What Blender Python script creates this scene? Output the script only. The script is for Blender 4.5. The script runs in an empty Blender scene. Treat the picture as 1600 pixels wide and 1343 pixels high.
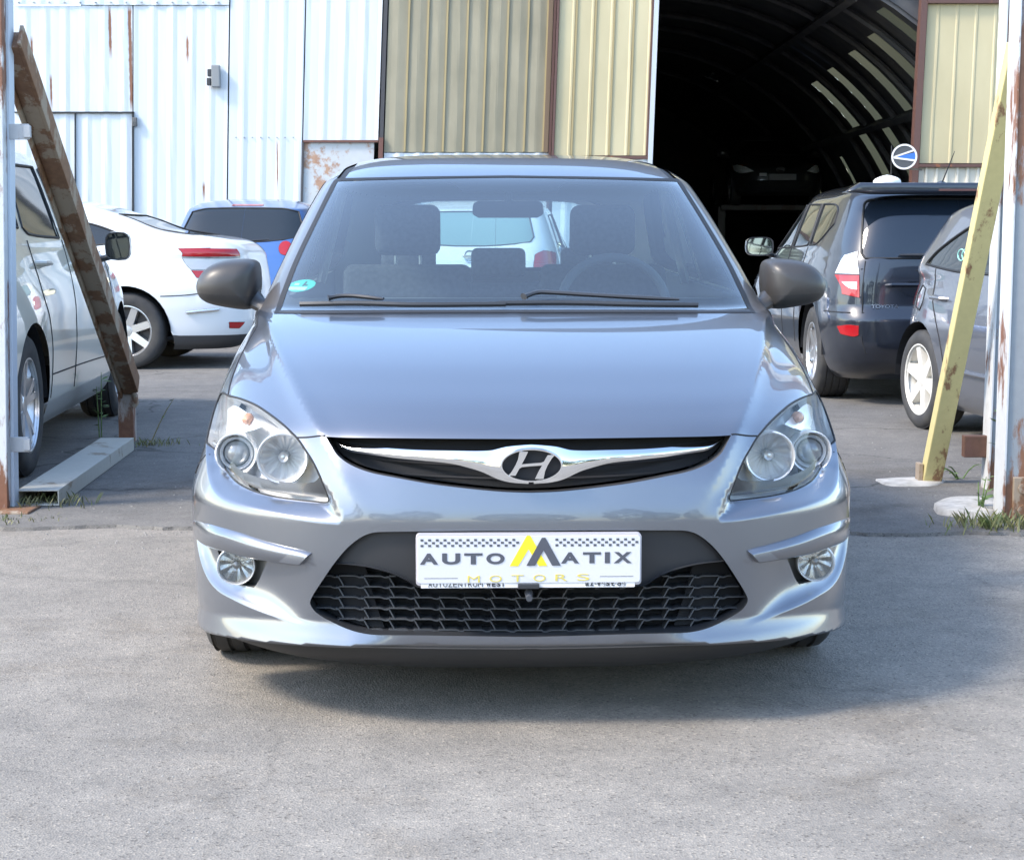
import bpy, bmesh, math, random
import numpy as np
from mathutils import Vector, Matrix
from mathutils.geometry import delaunay_2d_cdt

random.seed(7); rng = np.random.default_rng(7)
SC = bpy.context.scene
COL = SC.collection
R = math.radians

# ------------------------------------------------------------------ camera, sky, sun, exposure
FPX = 2700.0; CX = 800.0; CY = 671.5; CAMZ = 1.175; HOR = 368.0
PITCH = math.atan((CY - HOR) / FPX)
cam = bpy.data.cameras.new('camera'); camo = bpy.data.objects.new('camera', cam); COL.objects.link(camo)
cam.sensor_width = 36.0; cam.lens = FPX / 1600 * 36.0; cam.clip_end = 2000; cam.clip_start = 0.05
camo.location = (0, 0, CAMZ); camo.rotation_euler = (math.pi/2 - PITCH, 0, 0)
SC.camera = camo
SUN_TO = Vector((-0.66, -0.28, 0.70)).normalized()
w = bpy.data.worlds.new('World'); SC.world = w; w.use_nodes = True
nt = w.node_tree; bg = nt.nodes['Background']
sky = nt.nodes.new('ShaderNodeTexSky'); sky.sky_type = 'NISHITA'; sky.sun_disc = False
sky.sun_elevation = math.asin(SUN_TO.z); sky.sun_rotation = math.atan2(SUN_TO.x, SUN_TO.y)
sky.air_density = 1.1; sky.dust_density = 0.9; sky.ozone_density = 1.0
nt.links.new(sky.outputs[0], bg.inputs[0]); bg.inputs[1].default_value = 0.15
sun = bpy.data.lights.new('sun', 'SUN'); suno = bpy.data.objects.new('sun', sun); COL.objects.link(suno)
sun.energy = 1.35; sun.angle = R(12.0); sun.color = (1.0, 0.90, 0.77)
suno.rotation_euler = SUN_TO.to_track_quat('Z', 'Y').to_euler()
SC.view_settings.view_transform = 'Standard'; SC.view_settings.look = 'None'
SC.view_settings.exposure = 1.93; SC.view_settings.gamma = 1.0
SC.cycles.max_bounces = 10; SC.cycles.transparent_max_bounces = 24; SC.cycles.caustics_reflective = False
SC.cycles.sample_clamp_indirect = 6.0
try: SC.cycles.use_denoising = True
except Exception: pass

_cp, _sp = math.cos(PITCH), math.sin(PITCH)
def ray(px, py):
    a = (px - CX) / FPX; b = (CY - py) / FPX
    return Vector((a, _cp + b*_sp, b*_cp - _sp))
def at(px, py, Y):
    """world point seen at a picture position, at depth Y"""
    d = ray(px, py); return Vector((0, 0, CAMZ)) + d * (Y / d.y)
def on_ground(px, py, z=0.0):
    d = ray(px, py); return Vector((0, 0, CAMZ)) + d * ((z - CAMZ) / d.z)
def project(P):
    P = np.asarray(P, float); y = P[..., 1]; z = P[..., 2] - CAMZ
    f = y*_cp - z*_sp; u = y*_sp + z*_cp
    return np.stack([CX + FPX*P[..., 0]/f, CY - FPX*u/f], -1)

# ------------------------------------------------------------------ materials
MATS = {}
def mat(name, col, rough=0.5, metal=0.0, coat=0.0, spec=0.5, emit=None, trans=0.0, alpha=None):
    if name in MATS: return MATS[name]
    m = bpy.data.materials.new(name); m.use_nodes = True
    b = m.node_tree.nodes['Principled BSDF']
    b.inputs['Base Color'].default_value = (*col, 1); b.inputs['Roughness'].default_value = rough
    b.inputs['Metallic'].default_value = metal; b.inputs['Coat Weight'].default_value = coat
    b.inputs['Coat Roughness'].default_value = 0.03
    b.inputs['Specular IOR Level'].default_value = spec; b.inputs['Transmission Weight'].default_value = trans
    if emit: b.inputs['Emission Color'].default_value = (*emit[:3], 1); b.inputs['Emission Strength'].default_value = emit[3]
    MATS[name] = m; return m
def nodes_of(m): return m.node_tree.nodes, m.node_tree.links, m.node_tree.nodes['Principled BSDF']
def add_noise_color(m, c1, c2, scale=8.0, detail=6.0, lo=0.35, hi=0.65, bump=0.0, stretch=None, rough=None):
    N, L, b = nodes_of(m)
    tc = N.new('ShaderNodeTexCoord'); mp = N.new('ShaderNodeMapping'); L.new(tc.outputs['Object'], mp.inputs[0])
    if stretch: mp.inputs['Scale'].default_value = stretch
    n = N.new('ShaderNodeTexNoise'); n.inputs['Scale'].default_value = scale; n.inputs['Detail'].default_value = detail
    L.new(mp.outputs[0], n.inputs['Vector'])
    r = N.new('ShaderNodeValToRGB'); r.color_ramp.elements[0].position = lo; r.color_ramp.elements[1].position = hi
    r.color_ramp.elements[0].color = (*c1, 1); r.color_ramp.elements[1].color = (*c2, 1)
    L.new(n.outputs['Fac'], r.inputs[0]); L.new(r.outputs[0], b.inputs['Base Color'])
    if bump:
        bp = N.new('ShaderNodeBump'); bp.inputs['Strength'].default_value = bump; bp.inputs['Distance'].default_value = 0.01
        L.new(n.outputs['Fac'], bp.inputs['Height']); L.new(bp.outputs[0], b.inputs['Normal'])
    return m
def paint(name, col, metal=0.5, rough=0.38, flake=0.0, dirt=0.10):
    if name in MATS: return MATS[name]
    m = mat(name, col, rough, metal, 1.0)
    N, L, b = nodes_of(m)
    tc = N.new('ShaderNodeTexCoord')
    n = N.new('ShaderNodeTexNoise'); n.inputs['Scale'].default_value = 3.0; n.inputs['Detail'].default_value = 8
    L.new(tc.outputs['Object'], n.inputs['Vector'])
    mr = N.new('ShaderNodeMapRange'); mr.inputs[1].default_value = 0.3; mr.inputs[2].default_value = 0.75
    mr.inputs[3].default_value = 0.004; mr.inputs[4].default_value = 0.035
    L.new(n.outputs['Fac'], mr.inputs[0]); L.new(mr.outputs[0], b.inputs['Coat Roughness'])
    mx = N.new('ShaderNodeMix'); mx.data_type = 'RGBA'
    mx.inputs[6].default_value = (*col, 1); mx.inputs[7].default_value = (0.30, 0.26, 0.21, 1)
    m2 = N.new('ShaderNodeMapRange'); m2.inputs[1].default_value = 0.45; m2.inputs[2].default_value = 0.9
    m2.inputs[3].default_value = 0.0; m2.inputs[4].default_value = dirt
    L.new(n.outputs['Fac'], m2.inputs[0]); L.new(m2.outputs[0], mx.inputs[0]); L.new(mx.outputs[2], b.inputs['Base Color'])
    if flake:
        v = N.new('ShaderNodeTexVoronoi'); v.inputs['Scale'].default_value = 1600
        L.new(tc.outputs['Object'], v.inputs['Vector'])
        bp = N.new('ShaderNodeBump'); bp.inputs['Strength'].default_value = flake; bp.inputs['Distance'].default_value = 0.0004
        L.new(v.outputs['Distance'], bp.inputs['Height']); L.new(bp.outputs[0], b.inputs['Normal'])
    return m
def thin_glass(name, tint, gloss=1.0, rough=0.0, ior=1.5, sky_haze=0.0):
    if name in MATS: return MATS[name]
    m = bpy.data.materials.new(name); m.use_nodes = True; N = m.node_tree.nodes; L = m.node_tree.links
    for x in list(N):
        if x.type == 'BSDF_PRINCIPLED': N.remove(x)
    out = [x for x in N if x.type == 'OUTPUT_MATERIAL'][0]
    t = N.new('ShaderNodeBsdfTransparent'); t.inputs[0].default_value = (*tint, 1)
    g = N.new('ShaderNodeBsdfGlossy'); g.inputs['Roughness'].default_value = rough
    f = N.new('ShaderNodeFresnel'); f.inputs[0].default_value = ior
    k = N.new('ShaderNodeMath'); k.operation = 'MULTIPLY'; k.inputs[1].default_value = gloss; k.use_clamp = True
    mx = N.new('ShaderNodeMixShader')
    L.new(f.outputs[0], k.inputs[0]); L.new(k.outputs[0], mx.inputs[0]); L.new(t.outputs[0], mx.inputs[1]); L.new(g.outputs[0], mx.inputs[2])
    if sky_haze:
        df = N.new('ShaderNodeBsdfDiffuse'); df.inputs[0].default_value = (0.58, 0.70, 0.78, 1); m3 = N.new('ShaderNodeMixShader')  # bluish diffuse layer paints sky haze onto the glass
        m3.inputs[0].default_value = sky_haze; L.new(mx.outputs[0], m3.inputs[1]); L.new(df.outputs[0], m3.inputs[2]); mx = m3
    L.new(mx.outputs[0], out.inputs[0])
    MATS[name] = m; return m
def rusty(name, base, amount=0.5, rust=(0.16, 0.055, 0.025), rust2=(0.30, 0.12, 0.05), scale=5.0, stretch=(1, 1, 0.35)):
    if name in MATS: return MATS[name]
    m = mat(name, base, 0.6); N, L, b = nodes_of(m)
    tc = N.new('ShaderNodeTexCoord'); mp = N.new('ShaderNodeMapping'); mp.inputs['Scale'].default_value = stretch
    L.new(tc.outputs['Object'], mp.inputs[0])
    n = N.new('ShaderNodeTexNoise'); n.inputs['Scale'].default_value = scale; n.inputs['Detail'].default_value = 10; n.inputs['Roughness'].default_value = 0.68
    L.new(mp.outputs[0], n.inputs['Vector'])
    n2 = N.new('ShaderNodeTexNoise'); n2.inputs['Scale'].default_value = scale*6; n2.inputs['Detail'].default_value = 6
    L.new(tc.outputs['Object'], n2.inputs['Vector'])
    th = 0.72 - 0.44*amount
    r = N.new('ShaderNodeMapRange'); r.inputs[1].default_value = th; r.inputs[2].default_value = th + 0.05
    L.new(n.outputs['Fac'], r.inputs[0])
    rc = N.new('ShaderNodeMix'); rc.data_type = 'RGBA'; rc.inputs[6].default_value = (*rust, 1); rc.inputs[7].default_value = (*rust2, 1)
    L.new(n2.outputs['Fac'], rc.inputs[0])
    bc = N.new('ShaderNodeMix'); bc.data_type = 'RGBA'
    bc.inputs[6].default_value = (*[c*0.82 for c in base], 1); bc.inputs[7].default_value = (*base, 1); L.new(n2.outputs['Fac'], bc.inputs[0])
    mx = N.new('ShaderNodeMix'); mx.data_type = 'RGBA'
    L.new(r.outputs[0], mx.inputs[0]); L.new(bc.outputs[2], mx.inputs[6]); L.new(rc.outputs[2], mx.inputs[7]); L.new(mx.outputs[2], b.inputs['Base Color'])
    bp = N.new('ShaderNodeBump'); bp.inputs['Strength'].default_value = 0.4; bp.inputs['Distance'].default_value = 0.004
    L.new(n.outputs['Fac'], bp.inputs['Height']); L.new(bp.outputs[0], b.inputs['Normal'])
    MATS[name] = m; return m

CHROME = mat('chrome', (0.86, 0.87, 0.88), 0.06, 1.0)
SATIN = mat('satin_alloy', (0.72, 0.72, 0.72), 0.28, 0.9)
LAMP_CHROME = mat('lamp_chrome', (0.95, 0.955, 0.96), 0.26, 0.6)
BLACKP = mat('black_plastic', (0.030, 0.032, 0.036), 0.42)
BLACKM = mat('matt_black', (0.012, 0.012, 0.014), 0.8)
GRAINP = mat('grained_plastic', (0.052, 0.052, 0.055), 0.55)
MIRP = mat('mirror_plastic', (0.046, 0.043, 0.041), 0.40)
RUBBER = add_noise_color(mat('tyre_rubber', (0.03, 0.03, 0.032), 0.75), (0.028, 0.028, 0.030), (0.05, 0.048, 0.045), 9)
TRIM = mat('interior_trim', (0.13, 0.135, 0.14), 0.8)
TRIML = mat('interior_trim_light', (0.58, 0.58, 0.55), 0.85)
FABRIC = add_noise_color(mat('seat_fabric', (0.05, 0.05, 0.055), 0.95), (0.030, 0.032, 0.036), (0.055, 0.057, 0.062), 60)
SEAL = mat('window_seal', (0.010, 0.010, 0.011), 0.6)
DGLASS = mat('dark_glass', (0.012, 0.016, 0.018), 0.03, 0.0, 0.0, 0.7)
WGLASS = thin_glass('windscreen_glass', (0.78, 0.93, 0.95), 2.1, sky_haze=0.035)
SGLASS = thin_glass('side_glass', (0.72, 0.84, 0.84), 1.0)
LENS = thin_glass('clear_lens', (0.985, 0.99, 0.99), 0.5)
REDL = mat('red_lens', (0.36, 0.008, 0.012), 0.12, 0, 0.6)
CLEARL = mat('clear_reflector', (0.75, 0.76, 0.76), 0.15, 0.3, 0.8)
AMBER = mat('amber_bulb', (0.72, 0.36, 0.20), 0.2, 0.2, 0.5)
PLATEW = mat('plate_white', (0.60, 0.60, 0.615), 0.35)
INK = mat('plate_ink', (0.045, 0.047, 0.055), 0.4)
MIRRORG = mat('mirror_glass', (0.85, 0.9, 0.92), 0.02, 1.0)

# ------------------------------------------------------------------ object helpers
def tag(o, label=None, cat=None, group=None, kind=None):
    if label: o['label'] = label
    if cat: o['category'] = cat
    if group: o['group'] = group
    if kind: o['kind'] = kind
    return o
def empty(name, loc=(0, 0, 0), rz=0.0, parent=None):
    o = bpy.data.objects.new(name, None); COL.objects.link(o); o.location = loc; o.rotation_euler = (0, 0, rz)
    if parent: o.parent = parent
    return o
def link(name, me, m, parent=None, smooth=True):
    o = bpy.data.objects.new(name, me); COL.objects.link(o)
    if m is not None:
        for x in (m if isinstance(m, (list, tuple)) else [m]): me.materials.append(x)
    if parent: o.parent = parent
    if smooth and len(me.polygons): me.polygons.foreach_set('use_smooth', [True]*len(me.polygons))
    return o
def pymesh(name, V, F, m, parent=None, smooth=False, normals=None):
    me = bpy.data.meshes.new(name); me.from_pydata([tuple(map(float, v)) for v in V], [], [tuple(int(i) for i in f) for f in F]); me.update()
    o = link(name, me, m, parent, smooth)
    if normals is not None: me.normals_split_custom_set_from_vertices([tuple(map(float, n)) for n in normals])
    return o
class MB:
    """collects boxes, tubes, lathes and prisms into one mesh"""
    def __init__(s): s.v = []; s.f = []
    def add(s, V, F):
        k = len(s.v); s.v += [tuple(v) for v in V]; s.f += [tuple(i + k for i in f) for f in F]; return s
    def box(s, c, d, rot=None, taper=None):
        c = Vector(c); h = Vector(d) / 2; V = []
        for z in (-1, 1):
            for y in (-1, 1):
                for x in (-1, 1):
                    p = Vector((x*h.x, y*h.y, z*h.z))
                    if taper and z > 0: p.x *= taper; p.y *= taper
                    if rot is not None: p = rot @ p
                    V.append(c + p)
        return s.add(V, [(0, 2, 3, 1), (4, 5, 7, 6), (0, 1, 5, 4), (2, 6, 7, 3), (0, 4, 6, 2), (1, 3, 7, 5)])
    def tube(s, pts, r, n=8, cap=True, flat=1.0):
        pts = [Vector(p) for p in pts]; rs = r if isinstance(r, (list, tuple)) else [r]*len(pts)
        V = []; F = []; up0 = None
        for i, p in enumerate(pts):
            d = (pts[min(i+1, len(pts)-1)] - pts[max(i-1, 0)]).normalized()
            if up0 is None: up0 = Vector((0, 0, 1)) if abs(d.z) < 0.9 else Vector((1, 0, 0))
            a = d.cross(up0)
            if a.length < 1e-6: a = d.orthogonal()
            a.normalize(); b = a.cross(d).normalized(); up0 = b
            for k in range(n):
                t = 2*math.pi*k/n; V.append(p + a*math.cos(t)*rs[i] + b*math.sin(t)*rs[i]*flat)
        for i in range(len(pts)-1):
            for k in range(n):
                k2 = (k+1) % n; F.append((i*n+k, i*n+k2, (i+1)*n+k2, (i+1)*n+k))
        if cap: F.append(tuple(range(n-1, -1, -1))); F.append(tuple((len(pts)-1)*n + k for k in range(n)))
        return s.add(V, F)
    def lathe(s, prof, c=(0, 0, 0), axis='y', n=32, sx=1.0, sz=1.0):
        V = []; F = []; c = Vector(c)
        for (r, h) in prof:
            for k in range(n):
                t = 2*math.pi*k/n; a, b = r*math.cos(t)*sx, r*math.sin(t)*sz
                V.append(c + (Vector((a, h, b)) if axis == 'y' else Vector((h, a, b)) if axis == 'x' else Vector((a, b, h))))
        for i in range(len(prof)-1):
            for k in range(n):
                k2 = (k+1) % n; F.append((i*n+k, i*n+k2, (i+1)*n+k2, (i+1)*n+k))
        return s.add(V, F)
    def prism(s, poly, a, b, axis='y'):
        """polygon in the plane across axis, from a to b"""
        n = len(poly); V = []
        for h in (a, b):
            for (x, z) in poly:
                V.append((x, h, z) if axis == 'y' else (h, x, z) if axis == 'x' else (x, z, h))
        F = [tuple(range(n)), tuple(range(2*n-1, n-1, -1))] + [(i, i+n, (i+1) % n + n, (i+1) % n) for i in range(n)]
        return s.add(V, F)
    def build(s, name, m, parent=None, smooth=False, bevel=0.0, seg=2, angle=35):
        me = bpy.data.meshes.new(name); me.from_pydata(s.v, [], s.f); me.update()
        bm = bmesh.new(); bm.from_mesh(me); bmesh.ops.recalc_face_normals(bm, faces=bm.faces)
        if bevel:
            ed = [e for e in bm.edges if len(e.link_faces) == 2 and e.calc_face_angle(0) > R(angle)]
            bmesh.ops.bevel(bm, geom=ed, offset=bevel, segments=seg, affect='EDGES', profile=0.5, clamp_overlap=True)
        bm.to_mesh(me); bm.free()
        o = link(name, me, m, parent, smooth)
        if smooth: me.set_sharp_from_angle(angle=R(angle))
        return o
def text(name, s, m, loc, rot, size, parent=None, sx=1.0, align='CENTER', ext=0.0008, shear=0.0, fit=None, bold=0.0):
    cu = bpy.data.curves.new(name, 'FONT'); cu.body = s; cu.size = size; cu.align_x = align; cu.align_y = 'CENTER'; cu.extrude = ext; cu.shear = shear; cu.offset = bold
    t = bpy.data.objects.new(name, cu); COL.objects.link(t)
    dg = bpy.context.evaluated_depsgraph_get(); me = bpy.data.meshes.new_from_object(t.evaluated_get(dg))
    bpy.data.objects.remove(t); bpy.data.curves.remove(cu)
    o = link(name, me, m, parent, False); o.location = loc; o.rotation_euler = rot; o.scale = (sx, 1, 1)
    if fit:
        X = [v.co.x for v in me.vertices]; Y_ = [v.co.y for v in me.vertices]; cx_, cy_ = (min(X)+max(X))/2, (min(Y_)+max(Y_))/2
        kx, ky = fit[0]/(max(X)-min(X)), fit[1]/(max(Y_)-min(Y_))
        for v in me.vertices: v.co.x = (v.co.x-cx_)*kx; v.co.y = (v.co.y-cy_)*ky
        o.scale = (1, 1, 1)
    return o

# ------------------------------------------------------------------ loft of plan outlines: every car body
def pchip(x, y, xq):
    x = np.asarray(x, float); y = np.asarray(y, float); h = np.diff(x); d = np.diff(y)/h
    m = np.zeros_like(y); m[0] = d[0]; m[-1] = d[-1]
    for i in range(1, len(x)-1):
        if d[i-1]*d[i] > 0:
            w1 = 2*h[i]+h[i-1]; w2 = h[i]+2*h[i-1]; m[i] = (w1+w2)/(w1/d[i-1]+w2/d[i])
    i = np.clip(np.searchsorted(x, xq, side='right')-1, 0, len(h)-1); s = (xq-x[i])/h[i]
    return ((1+2*s)*(1-s)**2*y[i] + s*(1-s)**2*h[i]*m[i] + s*s*(3-2*s)*y[i+1] + s*s*(s-1)*h[i]*m[i+1])
def inpoly(P, poly):
    x, y = P[:, 0], P[:, 1]; poly = np.asarray(poly); r = np.zeros(len(P), bool); n = len(poly); j = n-1
    for i in range(n):
        xi, yi = poly[i]; xj, yj = poly[j]
        if yi != yj:
            c = ((yi > y) != (yj > y)) & (x < (xj-xi)*(y-yi)/(yj-yi)+xi); r ^= c
        j = i
    return r
def pdist(P, line):
    line = np.asarray(line, float); d = np.full(len(P), 1e9)
    for i in range(len(line)-1):
        a, b = line[i], line[i+1]; ab = b-a; l = (ab*ab).sum()
        if l < 1e-14: continue
        t = np.clip(((P-a) @ ab)/l, 0, 1); q = P-(a+t[:, None]*ab); d = np.minimum(d, np.sqrt((q*q).sum(1)))
    return d
def smooth_loop(pts, n=4, closed=True, corner=50):
    """Catmull-Rom through points, keeping sharp corners"""
    p = np.asarray(pts, float); m = len(p); out = []
    def tang(i):
        a, b = p[i]-p[(i-1) % m], p[(i+1) % m]-p[i]
        if not closed and (i == 0 or i == m-1): return (p[1]-p[0] if i == 0 else p[-1]-p[-2]), (p[1]-p[0] if i == 0 else p[-1]-p[-2])
        la, lb = np.linalg.norm(a)+1e-12, np.linalg.norm(b)+1e-12
        ang = math.degrees(math.acos(max(-1, min(1, float(a @ b)/(la*lb)))))
        if ang > corner: return a, b
        t = (p[(i+1) % m]-p[(i-1) % m])/(la+lb); return t*la, t*lb
    for i in range(m if closed else m-1):
        a, b = p[i], p[(i+1) % m]; ta = tang(i)[1]; tb = tang((i+1) % m)[0]
        for k in range(n):
            s = k/n; out.append((1+2*s)*(1-s)**2*a + s*(1-s)**2*ta + s*s*(3-2*s)*b + s*s*(s-1)*tb)
    if not closed: out.append(p[-1])
    return np.array(out)
def sstep(x, a=0.0, b=1.0):
    t = np.clip((x-a)/(b-a), 0, 1); return t*t*(3-2*t)

def resample(lp, closed, step=0.010):
    o = []; n = len(lp)
    for i in range(n if closed else n-1):
        a, b = lp[i], lp[(i+1) % n]; k = max(1, int(np.ceil(np.linalg.norm(b-a)/step)))
        o += [a+(b-a)*j/k for j in range(k)]
    if not closed: o.append(lp[-1])
    return np.array(o)
class Loft:
    SU = 0.85
    def __init__(s, levels):
        A = np.array(levels, float)      # z, yf, yr, w, yb, pf, pr
        d = np.sqrt(np.diff(A[:, 0])**2 + 0.5*np.diff(A[:, 1])**2 + 0.5*np.diff(A[:, 2])**2)
        s.t = np.concatenate([[0], np.cumsum(d)]); s.A = A; s.T = s.t[-1]; s.disp = None
        tq = np.linspace(0, s.T, 1600); s.tab = np.stack([pchip(s.t, A[:, k], tq) for k in range(7)], 1); s.tq = tq
    def par(s, t): return [np.interp(t, s.tq, s.tab[:, k]) for k in range(7)]
    def base(s, th, t):
        z, yf, yr, w_, yb, pf, pr = s.par(t); sn, cs = np.sin(th), np.cos(th)
        fr = cs >= 0; p = np.where(fr, pf, pr); l = np.where(fr, yb-yf, yr-yb)
        r = (np.abs(sn)**p + np.abs(cs)**p)**(-1/p)
        return np.stack([w_*r*sn, yb-l*r*cs, z], -1)
    def nbase(s, th, t, f=None, e=2e-3):
        f = f or s.base
        a = f(th+e, t)-f(th-e, t); b = f(th, np.clip(t+e, 0, s.T))-f(th, np.clip(t-e, 0, s.T))
        n = np.cross(a, b); return n/(np.linalg.norm(n, axis=-1, keepdims=True)+1e-12)
    def eval(s, th, t):
        P = s.base(th, t)
        if s.disp is None: return P
        n = s.nbase(th, t); d = s.disp(th, t)
        if not isinstance(d, tuple): return P + n*d[:, None]
        nh = n.copy(); nh[:, 2] = 0; nh /= np.linalg.norm(nh, axis=1, keepdims=True)+1e-9
        return P + n*d[0][:, None] + nh*d[1][:, None]
    def normal(s, th, t): return s.nbase(th, t, s.eval, 2.5e-3)
    def t_of_z(s, z): return np.interp(z, s.tab[:, 0], s.tq)
    def side(s, pts, sg=1):
        """(y, z) points on the flank -> domain"""
        o = []
        for y, z in pts:
            t = float(s.t_of_z(z)); _, yf, yr, w_, yb, pf, pr = [float(k) for k in s.par(t)]
            c = (yb-y)/(yb-yf) if y < yb else (yb-y)/(yr-yb); p = pf if y < yb else pr
            c = max(-0.999, min(0.999, c)); x = (1-abs(c)**p)**(1/p); o.append((math.atan2(x*sg, c)*s.SU, t))
        return np.array(o)
    def end(s, pts, rear=True):
        o = []
        for x, z in pts:
            t = float(s.t_of_z(z)); _, yf, yr, w_, yb, pf, pr = [float(k) for k in s.par(t)]
            p = pr if rear else pf; x = max(-0.985, min(0.985, x/w_)); c = (1-abs(x)**p)**(1/p)
            o.append((math.atan2(x, -c if rear else c)*s.SU, t))
        return np.array(o)
    def solve(s, fn, targets, th_rng=(-1.9, 1.9), facing=None):
        if not hasattr(s, '_g') or s._gr != th_rng:
            a, b = np.meshgrid(np.linspace(*th_rng, 260), np.linspace(0.001, s.T-0.01, 260)); s._g = (a.ravel(), b.ravel()); s._gr = th_rng
            s._P = s.base(*s._g); s._N = s.nbase(*s._g)
        q = fn(s._P); ok = np.ones(len(q), bool) if facing is None else facing(s._P, s._N)
        T = np.asarray(targets, float); th = np.zeros(len(T)); t = np.zeros(len(T)); idx = np.where(ok)[0]
        for i, g in enumerate(T):
            k = idx[np.argmin(((q[idx]-g)**2).sum(1))]; th[i], t[i] = s._g[0][k], s._g[1][k]
        for _ in range(10):
            e = 1e-4; f0 = fn(s.base(th, t)); fa = (fn(s.base(th+e, t))-f0)/e; fb = (fn(s.base(th, t+e))-f0)/e
            D = fa[:, 0]*fb[:, 1]-fa[:, 1]*fb[:, 0]; D = np.where(np.abs(D) < 1e-9, 1e-9, D); g = T-f0
            da = (g[:, 0]*fb[:, 1]-g[:, 1]*fb[:, 0])/D; db = (fa[:, 0]*g[:, 1]-fa[:, 1]*g[:, 0])/D
            th = th+np.clip(da, -.08, .08); t = np.clip(t+np.clip(db, -.08, .08), 0.0, s.T-1e-3)
        return np.stack([th*s.SU, t], 1)
    def P(s, D): D = np.asarray(D, float).reshape(-1, 2); return s.eval(D[:, 0]/s.SU, D[:, 1])
    def N(s, D): D = np.asarray(D, float).reshape(-1, 2); return s.normal(D[:, 0]/s.SU, D[:, 1])
    def mesh(s, loops, ths, ts, lines=(), clear=0.006):
        """constrained triangulation of the whole shell; loops are domain polygons"""
        a, b = np.meshgrid(np.asarray(ths)*s.SU, ts); G = np.stack([a.ravel(), b.ravel()], 1)
        V = []; E = []; keep = np.ones(len(G), bool)
        for lp, closed in [(l, True) for l in loops]+[(l, False) for l in lines]:
            lp = resample(np.asarray(lp, float), closed); k = len(V); V += [tuple(q) for q in lp]; n = len(lp)
            E += [(k+i, k+(i+1) % n) for i in range(n if closed else n-1)]
            ln = np.vstack([lp, lp[:1]]) if closed else lp
            lo, hi = lp.min(0)-0.03, lp.max(0)+0.03; near = np.where(((G > lo) & (G < hi)).all(1))[0]
            if len(near): keep[near[pdist(G[near], ln) < clear]] = False
        edge = (np.abs(G[:, 1]-ts[0]) < 1e-9) | (np.abs(G[:, 1]-ts[-1]) < 1e-9) | (np.abs(np.abs(G[:, 0])-abs(ths[-1])*s.SU) < 1e-9)
        G = G[keep | edge]
        V += [tuple(q) for q in G]
        r = delaunay_2d_cdt([Vector(v) for v in V], E, [], 0, 1e-7)
        s.D = np.array([(v.x, v.y) for v in r[0]]); s.F = np.array([f for f in r[2]], int); s.C = s.D[s.F].mean(1)
        s.V3 = s.P(s.D); s.N3 = s.N(s.D)
    def part(s, name, sel, m, parent, off=0.0, vec=None, flip=False):
        F = s.F[sel]
        if len(F) == 0: return None
        u, inv = np.unique(F, return_inverse=True); F = inv.reshape(-1, 3)
        V = s.V3[u]+s.N3[u]*off; Nn = s.N3[u]
        if vec is not None: V = V+np.asarray(vec)
        # domain winding: th right, t up -> outward normal is d/dth x d/dt
        if flip: F = F[:, ::-1]; Nn = -Nn
        return pymesh(name, V, F, m, parent, True, Nn)
    def strip(s, name, loop, m, parent, d0=0.0, d1=-0.03, closed=True, vec=None, smooth=True):
        """wall along a loop going inwards from d0 to d1 along the normal (or by vec)"""
        P = s.P(loop); N = s.N(loop); A = P+N*d0; B = (P+np.asarray(vec)) if vec is not None else P+N*d1; n = len(P)
        F = [(i, (i+1) % n, n+(i+1) % n, n+i) for i in range(n if closed else n-1)]
        return pymesh(name, np.vstack([A, B]), F, m, parent, smooth)
    def seam(s, name, line, parent, r=0.0022, m=None, off=-0.0006, closed=False):
        P = s.P(line)+s.N(line)*off
        if closed: P = np.vstack([P, P[:1]])
        return MB().tube(P, r, 6).build(name, m or BLACKM, parent, True)
def mirror(D): D = np.array(D, float); D[:, 0] *= -1; return D[::-1]

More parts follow.
